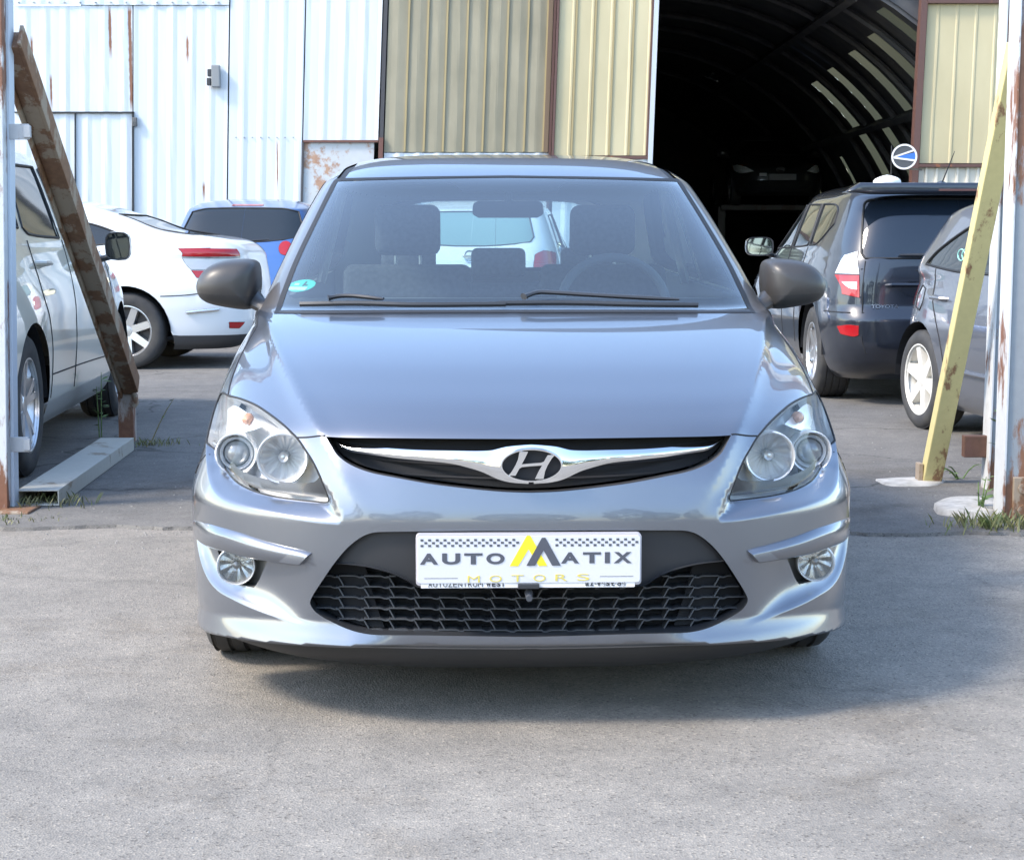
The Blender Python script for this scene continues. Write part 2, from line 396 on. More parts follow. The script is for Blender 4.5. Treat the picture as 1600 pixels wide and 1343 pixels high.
# ------------------------------------------------------------------ wheels
def wheel(parent, loc, side, r=0.315, wd=0.205, rim=0.205, spokes=5, style='twin', mrim=None, dirt=None, name='wheel'):
    """side = +1 when the outer face looks to +x"""
    mrim = mrim or SATIN
    e = empty(name, loc, 0, parent)
    h = wd/2; g = 0.006
    prof = [(rim-0.01, -h*0.9), (rim+0.012, -h), (r-0.05, -h*1.04), (r-0.018, -h*0.96), (r-0.004, -h*0.80)]
    for k in range(4):
        a = -h*0.62+k*h*0.413; prof += [(r, a-0.02), (r-g, a-0.017), (r-g, a-0.009), (r, a-0.006)]
    prof += [(r-0.004, h*0.80), (r-0.018, h*0.96), (r-0.05, h*1.04), (rim+0.012, h), (rim-0.01, h*0.9)]
    MB().lathe(prof, axis='x', n=56).build('tyre', RUBBER, e, True, angle=40)
    o = side*h
    mb = MB().lathe([(rim+0.004, -h*0.8), (rim-0.014, -h*0.5), (rim-0.02, 0), (rim-0.012, o*0.55), (rim+0.006, o*0.9), (rim+0.010, o*0.96), (rim-0.004, o*0.97), (rim-0.016, o*0.80)], axis='x', n=48)
    mb.lathe([(0.062, o*0.30), (0.062, o*0.66), (0.045, o*0.76), (0.001, o*0.78)], axis='x', n=20)
    for k in range(spokes):
        a = 2*math.pi*k/spokes+0.3
        for q in ((-0.17, 0.17) if style == 'twin' else (0,)):
            a1 = a+q*0.4; a2 = a+q; r0, r1 = 0.04, rim-0.008; hw0, hw1 = (0.018, 0.015) if style == 'twin' else (0.034, 0.030)
            d0 = Vector((0, math.cos(a1), math.sin(a1))); d1 = Vector((0, math.cos(a2), math.sin(a2)))
            t0 = Vector((0, -math.sin(a1), math.cos(a1))); t1 = Vector((0, -math.sin(a2), math.cos(a2)))
            X0, X1, Xb = Vector((o*0.74, 0, 0)), Vector((o*0.86, 0, 0)), Vector((o*0.35, 0, 0))
            V = [d0*r0-t0*hw0+X0, d0*r0+t0*hw0+X0, d1*r1+t1*hw1+X1, d1*r1-t1*hw1+X1,
                 d0*r0-t0*hw0*1.2+Xb, d0*r0+t0*hw0*1.2+Xb, d1*r1+t1*hw1*1.2+Xb, d1*r1-t1*hw1*1.2+Xb]
            mb.add(V, [(0, 1, 2, 3), (7, 6, 5, 4), (0, 4, 5, 1), (1, 5, 6, 2), (2, 6, 7, 3), (3, 7, 4, 0)])
    mb.build('rim', mrim, e, True, angle=30)
    MB().lathe([(rim*0.93, o*0.1), (rim*0.93, o*0.16), (0.03, o*0.16)], axis='x', n=32).build('brake_disc', mat('brake_steel', (0.10, 0.09, 0.085), 0.5, 0.6), e, True)
    return e

# ------------------------------------------------------------------ the silver hatchback in front
HYAW = R(1.75); HLOC = Vector((0.045, 4.0, 0.0))
_c, _s = math.cos(HYAW), math.sin(HYAW)
def hero_world(P): return np.stack([P[..., 0]*_c-P[..., 1]*_s+HLOC.x, P[..., 0]*_s+P[..., 1]*_c+HLOC.y, P[..., 2]], -1)
def hero_px(P): return project(hero_world(P))
def hero_facing(P, N):
    W = hero_world(P)-np.array([0, 0, CAMZ]); Nw = np.stack([N[:, 0]*_c-N[:, 1]*_s, N[:, 0]*_s+N[:, 1]*_c, N[:, 2]], -1)
    return (W*Nw).sum(1) < 0
def hero_at(px, py, y):
    """point in the car's own frame seen at a picture position, at distance y behind the nose"""
    d = ray(px, py); o = Vector((0, 0, CAMZ))-HLOC
    lo = Vector((o.x*_c+o.y*_s, -o.x*_s+o.y*_c, o.z)); ld = Vector((d.x*_c+d.y*_s, -d.x*_s+d.y*_c, d.z))
    return lo+ld*((y-lo.y)/ld.y)

HL = [ # z, yf, yr, w, yb, pf, pr
 (.122,.150,4.05,.790,0.90,3.0,6),(.150,.075,4.12,.850,0.90,3.0,6),(.185,.035,4.16,.876,0.90,3.0,6),(.225,.015,4.20,.886,0.90,3.0,6),(.33,.004,4.24,.889,0.90,3.0,6),
 (.42,.000,4.245,.893,0.90,3.0,6),(.50,.001,4.245,.893,0.90,3.0,6),(.58,.015,4.22,.888,0.94,2.95,6),(.65,.036,4.20,.879,1.00,2.9,6),
 (.70,.060,4.19,.870,1.05,2.85,6),(.755,.150,4.17,.857,1.12,2.85,6),(.81,.300,4.16,.842,1.18,2.9,6),(.85,.430,4.15,.829,1.24,2.95,6),
 (.89,.600,4.14,.813,1.32,3.1,6),(.925,.790,4.12,.799,1.42,3.4,6),(.948,.950,4.10,.790,1.54,3.8,6),(.962,1.050,4.09,.784,1.64,4.2,6),
 (1.00,1.125,4.06,.770,1.76,4.6,6),(1.10,1.305,3.98,.736,1.95,5.0,6),(1.20,1.500,3.90,.702,2.12,5.0,6),(1.30,1.712,3.82,.665,2.30,5.0,6),
 (1.36,1.845,3.76,.638,2.42,4.8,5.5),(1.39,1.940,3.70,.614,2.50,4.4,5),(1.42,2.06,3.60,.578,2.58,4,4.5),(1.445,2.19,3.45,.522,2.64,3.6,4),
 (1.462,2.33,3.25,.440,2.68,3.3,3.5),(1.473,2.49,3.0,.320,2.70,3,3),(1.478,2.62,2.8,.150,2.71,2.6,2.6),(1.4795,2.70,2.73,.02,2.714,2.3,2.3)]
H = Loft(HL)
def hp(pts, n=4, closed=True, corner=50, sm=True):
    p = smooth_loop(pts, n, closed, corner) if sm else np.asarray(pts, float)
    return H.solve(hero_px, p, (-1.9, 1.9), hero_facing)
def sym(left):
    """left half outline (runs from centre line to centre line) -> closed symmetric loop"""
    L_ = np.array(left, float); L_[0, 0] = 0; L_[-1, 0] = 0; m_ = mirror(L_)
    return np.vstack([L_, m_[1:-1]])
lens_px = [(332.8,610),(327,615.6),(320.5,628),(316.4,642.6),(314.4,662),(314.4,682),(316,704.8),(320.5,718),(329.5,731),(344,745.8),(365.5,757),(390,765.4),(414.7,771),(447.4,776),(480,779.7),(501.5,781.5),(507.7,777.7),(506,768.7),(499,747.4),(485,718),(470,695),(457,677),(439,657),(414.7,637.7),(391.7,623.8),(368.8,615.6),(349,611.8)]
LENS_L = smooth_loop(np.vstack([hp(lens_px[5:], 1, True, sm=False), [(-.95,.767),(-.992,.752),(-1.012,.722),(-1.012,.682),(-1.0,.645)]]), 4); LENS_R = mirror(LENS_L)
lens_bot = hp(lens_px[5:16], 9, False)
ledge_px = [(313.5,690),(313.5,708),(315.6,721),(321,744),(333,765),(349,778.5),(374,788),(415,799),(464,809),(520,816.5),(533,815),(533.5,806),(519.5,778.5),(508,759),(500,748)]
LEDGE = hp(ledge_px, 9, False)
i0 = np.argmin(((LENS_L-LEDGE[0])**2).sum(1)); i1 = np.argmin(((LENS_L-LEDGE[-1])**2).sum(1))
top_part = np.vstack([LENS_L[i1:], LENS_L[:i0+1]])            # inner edge up and over the top to the outer side
GPOLY = np.vstack([LEDGE, top_part])
GLINE = np.vstack([GPOLY, GPOLY[:1]])
LB = lens_bot
crease = hp([(412,492),(425,522),(440,558),(460,600),(480,640),(501,679),(520,717),(536,747),(552,776),(566,800)], 9, False)
F_LINE = hp([(305,818),(308,848),(313.5,874.4),(324.7,902),(341,921),(364,934),(391.7,947),(429,961),(466,973),(499.6,983),(540,992)], 9, False)
FPOLY = np.vstack([F_LINE, hp([(540,980),(505,895),(478,871),(447,866),(410,858),(373,848),(336,837),(306,826)], 1, False, sm=False)])
E_LINE = np.vstack([smooth_loop([(-1.34,.080),(-1.15,.086),(-1.0,.094),(-.90,.102),(-.83,.110)], 6, False), hp([(350,988.3),(391.7,995.4),(447.5,1002),(499.6,1004.7),(535,1006),(575,1005.5),(620,1005.5),(720,1006.5),(826,1007)], 8, False)]); E_LINE[-1, 0] = 0
STRIP = hp([(305,812),(335.8,820.5),(373,830.7),(410,843),(447.5,853),(477,859.6),(488,863),(483,872.6),(471.7,882.8),(447.5,880),(410,874.4),(373,867),(335.8,855.8),(317,849),(305,838)], 3)
def e_height(u): return np.interp(u, E_LINE[:, 0], E_LINE[:, 1])
cr_u, cr_v = crease[:, 0], crease[:, 1]
def hero_disp(th, t):
    u = -np.abs(th*H.SU); v = t; P = np.stack([u, v], 1); d = np.zeros(len(u)); dh = np.zeros(len(u))
    # headlamp ledge
    k = np.where((u > GPOLY[:, 0].min()-.01) & (u < GPOLY[:, 0].max()+.01) & (v > GPOLY[:, 1].min()-.01) & (v < GPOLY[:, 1].max()+.01))[0]
    if len(k):
        q = P[k]; ins = inpoly(q, GPOLY)
        dg = pdist(q, GLINE); db = pdist(q, LB); f = np.where(ins, dg/(dg+db+1e-6), 0.0)
        d[k] -= 0.034*f
    # bonnet crease running on into the bumper
    k = np.where((v > cr_v.min()-.12) & (v < cr_v.max()+.05) & (np.abs(u) < 1.5))[0]
    if len(k):
        uc = np.interp(v[k], cr_v[::-1], cr_u[::-1]); s_ = uc-u[k]     # >0 outside the crease
        fade = sstep(v[k], cr_v.min()-.03, cr_v.min()+.10)*(1-sstep(v[k], cr_v.max()-.10, cr_v.max()))
        so = np.maximum(s_, 0)
        d[k] -= 0.016*fade*(1-np.exp(-np.sqrt(so*so+1e-6)/0.05))
        d[k] += 0.004*fade*np.exp(-(s_/0.035)**2)
    # scoop round the fog lamp
    k = np.where((u < FPOLY[:, 0].max()+.01) & (v < FPOLY[:, 1].max()+.02) & (u > -1.5))[0]
    if len(k):
        q = P[k]; ins = inpoly(q, FPOLY); df = pdist(q, F_LINE)
        fx = 1-sstep(u[k], -0.61, -0.46)
        d[k] -= np.where(ins, 0.031*(1-np.exp(-df/0.020))*fx, 0.0)
    # flared lower lip
    k = np.where((v < 0.30) & (u > -1.45))[0]
    if len(k):
        dv = v[k]-e_height(u[k]); fu = 1-sstep(u[k], -0.40, -0.24)*0.75
        up = np.where(dv >= 0, np.clip(1-dv/0.070, 0, 1)**1.35, np.clip(1+dv/0.0085, -0.35, 1))
        dh[k] += 0.030*fu*up
    return d, dh
H.disp = hero_disp
GRILLE = sym(np.vstack([hp([(826,769.5),(784,768),(727.5,762.7),(671,755.5),(615,745.4),(577,737.5),(547.5,726),(528,711.6),(517,694.8),(510,683)], 4, False), hp([(510,683),(600,684),(720,685),(826,685.5)], 4, False)[1:]]))
INTAKE = sym(np.vstack([hp([(826,829),(740,829),(650,830),(601.7,830.6),(582,832),(565,838.4),(543.7,854.7),(522.5,879.4),(501,910.6),(488.5,930),(484,940),(485.7,947),(495.6,958),(522.5,972.8),(551,983.4),(579,989),(607,990.5),(692,992),(826,994)], 4, False)]))
FOG = hp([(320,851),(325.6,871.6),(334,891),(349,908),(371,918),(384,921),(390,911.7),(399,891),(406.5,875.4),(380.5,869.8),(350.7,860.5)], 3)
SHUT = hp([(349,611.8),(352,597),(360,573),(372,546),(386,521),(397,505),(403,494)], 3, False)
lt = lens_px[::-1]
HOODL = np.vstack([hp([(826,684),(720,683.5),(600,682.5),(500,680.5),(459,679.5)], 4, False), hp([(457,677),(439,657),(414.7,637.7),(391.7,623.8),(368.8,615.6),(349,611.8)], 3, False), SHUT[1:], hp([(405,490.5),(435,490),(500,489),(620,488),(800,487.5)], 3, False)])
HOODL = np.array([p for i, p in enumerate(HOODL) if i == 0 or np.abs(p-HOODL[i-1]).max() > 1e-4])
HOOD = sym(HOODL)
VAL_T = E_LINE-np.array([0, .0165]); EL2 = E_LINE-np.array([0, .0085]); EL3 = E_LINE+np.array([0, .02]); FL2 = F_LINE+np.array([.012, .022])
WSL = np.vstack([hp([(795,486.5),(620,487),(500,488),(437,487.5)], 4, False), hp([(437,487.5),(466,411),(498,342.6),(528,283.5)], 4, False)[1:], hp([(528,283.5),(640,280),(792,277.5)], 4, False)[1:]])
WS = sym(WSL)
SEALO = sym(np.vstack([hp([(795,489),(620,489.5),(500,490.2),(428,490)], 4, False), hp([(428,490),(458,411),(491,342.6),(521,283.5),(526,279)], 4, False)[1:], hp([(526,279),(640,276.5),(792,274.5)], 4, False)[1:]]))
FRIT = sym(np.vstack([hp([(792,464),(620,464.5),(520,465),(462,465),(450,461),(447,451)], 3, False), hp([(447,451),(478,383),(502,334.6),(521,300),(533,291),(561,286)], 3, False)[1:], hp([(561,286),(640,284.5),(700,284.5),(712,289),(722,298.5)], 3, False)[1:], hp([(722,298.5),(792,299)], 3, False)[1:]]))
PILLAR = np.vstack([hp([(428,490),(458,411),(491,342.6),(521,283.5),(526,279)], 4, False), hp([(518,278.5),(509,285),(484,326.5),(445,397),(406,481)], 4, False)])
RSTRIP = hp([(526,279),(535,268),(546,256),(556,251),(563,251),(555,260),(546,270),(539,279)], 3)
WIN1 = [(1.50,1.000),(1.95,1.012),(2.41,1.020),(2.39,1.366),(2.20,1.366),(2.09,1.352),(1.95,1.284),(1.75,1.170)]
WIN2 = [(2.50,1.022),(3.10,1.035),(3.52,1.060),(3.58,1.10),(3.46,1.25),(3.34,1.335),(3.10,1.362),(2.49,1.367)]
SW = []
for sg in (-1, 1):
    for wn in (WIN1, WIN2): SW.append(H.side(smooth_loop(wn, 5), sg))
_rg = [(-.50,1.045),(-.25,1.03),(.25,1.03),(.50,1.045),(.535,1.09),(.49,1.31),(.44,1.345),(.2,1.352),(-.2,1.352),(-.44,1.345),(-.49,1.31),(-.535,1.09)]
def rear_two(L_, pts, n=4):
    """loop across the rear centre line, split into two halves"""
    P = smooth_loop(pts, n); rt = [tuple(p) for p in P if p[0] > 0.012]; lf = [tuple(p) for p in P if p[0] < -0.012]
    out = []
    for half, sg in ((rt, 1), (lf, -1)):
        zb = min(p[1] for p in half); zt = max(p[1] for p in half)
        half = sorted(half, key=lambda p: math.atan2(p[1]-(zb+zt)/2, p[0]*sg)*1)
        lp = [(sg*0.0003, zb)]+half+[(sg*0.0003, zt)]
        out.append(L_.end(lp, True))
    return out
RW = rear_two(H, _rg)
def arch(L_, yc, zc, r, sg, n=26):
    a = np.linspace(0, math.pi, n); pts = [(yc-r*math.cos(k), max(L_.A[0, 0]+.0005, zc+r*math.sin(k))) for k in a]
    pts = [(yc-r, L_.A[0, 0]+.0005)]+[p for p in pts]+[(yc+r, L_.A[0, 0]+.0005)]
    pts = [p for i, p in enumerate(pts) if i == 0 or abs(p[0]-pts[i-1][0])+abs(p[1]-pts[i-1][1]) > .004]
    return L_.side(pts, sg)
ARCH = [arch(H, yc, .315, .340, sg) for sg in (-1, 1) for yc in (.885, 3.535)]

car = empty('car', HLOC, HYAW)
tag(car, 'silver-blue hatchback parked head-on at the front with dealer plate under its chrome grille bar', 'car')
PAINT = paint('silver_blue_paint', (0.185, 0.200, 0.230), 0.76, 0.28, 0.10, 0.05)
ths = np.unique(np.concatenate([np.radians(np.arange(-180, -100, 4.0)), np.radians(np.arange(-100, -72, 1.5)), np.radians(np.arange(-72, 72.01, .8)), np.radians(np.arange(73.5, 100.01, 1.5)), np.radians(np.arange(104, 180.01, 4.0))]))
ths[0] = -math.pi; ths[-1] = math.pi
ts = np.unique(np.concatenate([np.arange(0, 0.75, .0068), np.arange(.76, H.T-0.02, .024), [H.T-0.003]]))
loops = [LENS_L, LENS_R, GRILLE, INTAKE, FOG, mirror(FOG), HOOD, WS, SEALO, FRIT, RSTRIP, mirror(RSTRIP), PILLAR, mirror(PILLAR)]+SW+RW+ARCH
LOWU = np.array([.30,.38,.46,.54,.62,.70,.80,.90,1.0,1.15,1.34]); LOWV = np.array([.002,.010,.034,.062,.086,.0985,.0985,.0915,.0835,.0755,.0695])
LOWL = np.stack([-LOWU[::-1], LOWV[::-1]], 1)
def offs(ln, d):
    t_ = np.gradient(ln, axis=0); t_ /= np.linalg.norm(t_, axis=1, keepdims=True)+1e-9; return ln+np.stack([-t_[:, 1], t_[:, 0]], 1)*d
kq = np.argmin(((LEDGE-LEDGE[:, :].max(0))**2).sum(1)); lq = LEDGE[6:int(len(LEDGE)*.66)]; fq = F_LINE[8:-6]
par_lines = []
for d_ in (-.006, .006):
    for l_ in (lq, fq): o_l = offs(l_, d_)[::3]; par_lines += [o_l, mirror(o_l)]
lines = par_lines+[smooth_loop(LOWL, 4, False), mirror(smooth_loop(LOWL, 4, False)), VAL_T[:-1], mirror(VAL_T)[1:], LEDGE, mirror(LEDGE), F_LINE, mirror(F_LINE), crease, mirror(crease), E_LINE[:-1], mirror(E_LINE)[1:], EL2[:-1], mirror(EL2)[1:], EL3[:-1], mirror(EL3)[1:]]
H.mesh(loops, ths, ts, lines, 0.0035)
C = H.C
def inn(lp): return inpoly(C, lp)
m_lensL, m_lensR = inn(LENS_L), inn(LENS_R); m_gr = inn(GRILLE); m_in = inn(INTAKE); m_fL, m_fR = inn(FOG), inn(mirror(FOG))
m_ws = inn(WS); m_frit = m_ws & ~inn(FRIT); m_seal = inn(SEALO) & ~m_ws; m_rs = inn(RSTRIP) | inn(mirror(RSTRIP))
m_win = [inn(k) for k in SW]; m_rw = inn(RW[0]) | inn(RW[1]); m_arch = np.zeros(len(C), bool)
for k in ARCH: m_arch |= inn(k)
_lw = smooth_loop(LOWL, 4, False); m_low = (C[:, 1] < np.interp(-np.abs(C[:, 0]), _lw[:, 0], _lw[:, 1])) & (np.abs(C[:, 0]) < 1.34) & (np.abs(C[:, 0]) > .30)
m_hood = inn(HOOD) & ~m_gr & ~m_lensL & ~m_lensR
vt = np.interp(-np.abs(C[:, 0]), VAL_T[:, 0], VAL_T[:, 1]); m_val = (C[:, 1] < vt) & (np.abs(C[:, 0]) < 1.35)
m_val |= (C[:, 1] < float(H.t_of_z(.155))) & (np.abs(C[:, 0]) >= 1.35)
glassy = m_ws | m_seal | m_rw
for k in m_win: glassy = glassy | k
m_pil = (inn(PILLAR) | inn(mirror(PILLAR))) & ~glassy & ~m_rs
cutout = m_low | m_pil | m_lensL | m_lensR | m_gr | m_in | m_fL | m_fR | m_arch | glassy | m_rs
body = ~(cutout | m_hood)
tb = float(H.t_of_z(0.70)); t96 = float(H.t_of_z(0.958))
m_bumper = body & (C[:, 1] < np.interp(np.abs(C[:, 0]), [0, 1.0, 1.12, 1.2, 3], [9, 9, .62, .30, 0])) & (np.abs(C[:, 0]) < 1.22) & ~m_val & (C[:, 1] < tb+.1)
m_roof = body & (C[:, 1] > float(H.t_of_z(1.372)))
m_fender = body & ~m_bumper & ~m_val & ~m_roof
H.part('bonnet', m_hood, PAINT, car); H.part('bumper', m_bumper, PAINT, car); H.part('valance', body & m_val, mat('valance_black', (.022, .023, .025), .5), car)
H.part('roof', m_roof, PAINT, car); H.part('body_side', m_fender, PAINT, car)
H.part('headlining', m_roof, TRIML, car, -0.03, flip=True)
H.part('pillar_trim', m_fender & (C[:, 1] > float(H.t_of_z(.90))), TRIML, car, -0.028, flip=True)
PILM = mat('pillar_reflection_tone', (.105, .098, .095), .38, .3, .6)  # body-colour pillars; the dark tone paints in what they reflect
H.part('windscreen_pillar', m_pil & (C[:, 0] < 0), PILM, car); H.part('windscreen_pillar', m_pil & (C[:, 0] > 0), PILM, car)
H.part('pillar_lining', m_pil, TRIML, car, -0.03, flip=True)
wsO = H.part('windscreen', m_ws, WGLASS, car); H.part('frit_band', m_frit, SEAL, wsO, -0.004)
H.part('windscreen_seal', m_seal, SEAL, car, 0.001); H.part('roof_strip', m_rs & (C[:, 0] < 0), SEAL, car, -0.006); H.part('roof_strip', m_rs & (C[:, 0] > 0), SEAL, car, -0.006)
for k, lp in zip(m_win, SW):
    g = H.part('side_window', k, SGLASS, car); H.strip('window_rubber', lp, SEAL, g, 0.002, -0.03)
g = H.part('rear_window', m_rw, SGLASS, car)
for s_ in SHUT, mirror(SHUT): H.seam('shut_line', s_, car, .0030)
hf = hp([(509,681.8),(480,680.6),(459,679.5)], 4, False)
H.seam('shut_line', hf, car, .0026); H.seam('shut_line', mirror(hf), car, .0026)
for lp in (LENS_L, LENS_R): H.seam('lamp_gasket', lp, car, .0030, SEAL, -0.001, True)
bf = hp([(314,706),(309,714),(302,728),(297,742)], 3, False)
H.seam('shut_line', bf, car, .0024); H.seam('shut_line', mirror(bf), car, .0024)
for sg in (-1, 1):   # doors, arches
    for ln in ([(1.26,.93),(1.24,.6),(1.27,.22)], [(2.45,.99),(2.44,.6),(2.43,.22)], [(3.5,1.02),(3.46,.85),(3.28,.66),(3.15,.5),(3.13,.22)], [(1.26,.215),(2.43,.215),(3.13,.215)]):
        H.seam('door_seam', H.side(smooth_loop(ln, 6, False), sg), car, .003)
    for yh in (2.22, 3.12):
        p = H.P(H.side([(yh, .80)], sg))[0]; MB().tube([(p[0], yh-.10, .80), (p[0]+sg*.03, yh-.06, .803), (p[0]+sg*.03, yh+.06, .806), (p[0], yh+.10, .808)], .012, 8).build('door_handle', PAINT, car, True)
    for yc in (.885, 3.535):
        mb = MB(); n = 18
        for rr, x0, x1 in ((.345, .60, .86),):
            V = []; F = []
            for k in range(n+1):
                a = math.pi*k/n; V += [(sg*x0, yc-rr*math.cos(a), .315+rr*math.sin(a)), (sg*x1, yc-rr*math.cos(a), .315+rr*math.sin(a))]
            for k in range(n): F.append((2*k, 2*k+1, 2*k+3, 2*k+2))
            V += [(sg*x0, yc, .2)]; F += [(2*k, 2*k+2, len(V)-1) for k in range(n)]
            mb.add(V, F)
        mb.build('wheel_arch_liner', BLACKM, car)
        wheel(car, (sg*.768, yc, .312), sg, .312, .205, .205, 5)
MB().box((0, 2.2, .26), (1.5, 3.3, .03)).box((0, .55, .30), (1.1, .75, .03)).build('underbody', BLACKM, car)

# grille: recess, chrome wing, emblem
gr = H.part('grille', m_gr, BLACKM, car, vec=(0, .075, 0))
H.strip('grille_surround', GRILLE, GRAINP, gr, 0, vec=(0, .076, -.006))
for k in range(3):
    zz = .600+k*.030
    xs = np.linspace(-.5, .5, 41); pts = [(x, .075+.13*(abs(x)/.5)**2.4, zz+.02*(x/.5)**2) for x in xs if abs(x) < .12+.42*((zz-.575)/.1)**.55]
    if len(pts) > 3: MB().tube(pts, .004, 6).build('grille_slat', BLACKM, gr, True)
def bar_y(x): return 0.005+.155*(abs(x)/.5)**2.3
up = smooth_loop([(524,689),(545,694.8),(592.5,698.8),(649,702.6),(705,703.8),(765,703.8),(790.5,698),(826,694.5)], 5, False)
dn = smooth_loop([(524,689),(541,703.5),(570,709),(615,715),(660,719.5),(705,724),(734,731),(754.5,737.5),(779,748.8),(800,753.7),(826,755.5)], 5, False)
def frame_pt(px, py, yfun, off=0.0):
    y = 0.05
    for _ in range(8): p = hero_at(px, py, y); y = yfun(p.x)+off
    return hero_at(px, py, y)
M_ = 44; V = []; F = []; NB = 7
xs_px = np.concatenate([524+(826-524)*np.linspace(0, 1, M_)**1.0])
for i, xp in enumerate(xs_px):
    yu = float(np.interp(xp, up[:, 0], up[:, 1])); yd = float(np.interp(xp, dn[:, 0], dn[:, 1]))
    for j in range(NB):
        f = j/(NB-1); bul = math.sin(math.pi*(0.08+0.84*f))**.7
        V.append(frame_pt(xp, yu+(yd-yu)*f, bar_y, .009*(1-bul)+.008*(1-f)-.008*min(1, (yd-yu)/20)))
for i in range(M_-1):
    for j in range(NB-1): F.append((i*NB+j, i*NB+j+1, (i+1)*NB+j+1, (i+1)*NB+j))
nv = len(V); V2 = V+[Vector((-v.x, v.y, v.z)) for v in V]; F2 = F+[tuple(nv+k for k in f[::-1]) for f in F]
for v_ in V2:
    if abs(v_.x) < .006: v_.x = 0.0
cb = pymesh('chrome_wing', [tuple(v) for v in V2], F2, CHROME, gr, True)
eo = hero_at(826, 726.5, -.012); eo.x = 0
ea, eb = .0735, .0405
def ering(a0, b0, a1, b1, y0, y1, n=48):
    V = []; F = []
    prof = [(0, y0), (.25, y1), (.75, y1), (1, y0)]
    for k in range(n):
        t_ = 2*math.pi*k/n
        for (f, y) in prof: V.append((eo.x+(a0+(a1-a0)*f)*math.cos(t_), y, eo.z+(b0+(b1-b0)*f)*math.sin(t_)))
    for k in range(n):
        for j in range(3): F.append((k*4+j, k*4+j+1, ((k+1) % n)*4+j+1, ((k+1) % n)*4+j))
    return V, F
mb = MB(); mb.add(*ering(ea, eb, ea-.0065, eb-.0060, -.006, -.018))
def slab(poly, y0, y1): mb.prism([(eo.x+x, eo.z+z) for x, z in poly], y0, y1)
mb2 = MB()
def hstroke(pts, wds):
    L_ = [(x-w_, z) for (x, z), w_ in zip(pts, wds)]; R_ = [(x+w_, z) for (x, z), w_ in zip(pts, wds)]
    mb.prism([(eo.x+x, eo.z+z) for x, z in L_+R_[::-1]], -.015, -.004)
hstroke([(-.046,-.024),(-.040,-.016),(-.031,0),(-.024,.014),(-.018,.032)], [.0085,.0072,.0066,.0075,.010])
hstroke([(.018,-.032),(.024,-.014),(.031,0),(.040,.016),(.046,.024)], [.010,.0075,.0066,.0072,.0085])
mb.prism([(eo.x+x, eo.z+z) for x, z in [(-.036,-.012),(-.022,-.004),(0,-.002),(.030,.0),(.036,.012),(.022,.006),(0,.0045),(-.030,.002)]], -.0148, -.0042)
mb.build('emblem', CHROME, gr, True, angle=30)
MB().lathe([(ea-.006, -.0035), (ea-.006, -.003), (.0005, -.003)], (0, 0, 0), 'y', 40, 1, (eb-.006)/(ea-.006)).build('emblem_backing', BLACKM, gr).location = (eo.x, 0, eo.z)

# lower intake: upper blank panel, honeycomb mesh of slanted cells
ink = H.part('intake', m_in, BLACKM, car, vec=(0, .10, 0))
H.strip('intake_rim', INTAKE, BLACKP, ink, 0, vec=(0, .10, 0))
PANL = np.vstack([hp([(826,829.5),(740,829.6),(650,830.6),(601.7,831.4),(582,833),(565.6,839.4),(544.5,855.5),(523.8,879.6)], 4, False), hp([(525,880),(565,884),(593,890),(614,896.5),(636,907),(652,917),(700,919),(826,920)], 4, False)])
PAN = sym(PANL)
def sheet_from(loop_, name, m_, parent, vec, step=.02):
    lp = np.asarray(loop_); lo, hi = lp.min(0), lp.max(0)
    g = np.array([(a, b) for a in np.arange(lo[0], hi[0], step) for b in np.arange(lo[1], hi[1], step)]); g = g[inpoly(g, lp)]
    g = g[pdist(g, np.vstack([lp, lp[:1]])) > step*.35]
    n = len(lp); r = delaunay_2d_cdt([Vector(p) for p in lp]+[Vector(p) for p in g], [(i, (i+1) % n) for i in range(n)], [], 1, 1e-7)
    D = np.array([(v.x, v.y) for v in r[0]]); Fa = [f for f in r[2] if inpoly(D[list(f)].mean(0)[None], lp)[0]]
    return pymesh(name, H.P(D)+np.asarray(vec), Fa, m_, parent, True, H.N(D))
pan = sheet_from(PAN, 'blank_panel', mat('intake_black', (.018, .019, .022), .5), ink, (0, .018, 0))
H.strip('panel_edge', PAN, BLACKP, ink, 0, vec=(0, .05, 0))
for q in pan, :
    pass
side_blank = hp([(524,882),(566,886),(572,905),(580,935),(590,965),(600,988),(579,987),(551,981),(523,970.5),(497,956),(488,946),(487,940),(491,931),(503,911)], 3)
for lp in (side_blank, mirror(side_blank)): sheet_from(lp, 'mesh_backing', mat('mesh_back', (.006, .0065, .008), .9), ink, (0, .066, 0))
rows = [901, 917.6, 934, 951, 968, 984.5]
imask = smooth_loop([(826,829),(650,830),(582,832),(543.7,854.7),(501,910.6),(484,940),(495.6,958),(551,983.4),(607,990.5),(826,996),(1045,990),(1101,983),(1157,958),(1169,940),(1152,910),(1109,855),(1070,832),(1000,830)], 3)
pmask = np.array([(650,917),(636,907),(614,896.5),(593,890),(565,884),(525,880),(560,820),(1092,820),(1130,880),(1088,884),(1060,890),(1039,896.5),(1017,907),(1003,917)])
def inmesh(x, y): q = np.array([[x, y]]); return inpoly(q, imask)[0] and not inpoly(q, pmask)[0]
def intake_pt(px, py, off):
    return frame_pt(px, py, lambda x: .02+.30*max(0, abs(x)-.10)**1.9, off)
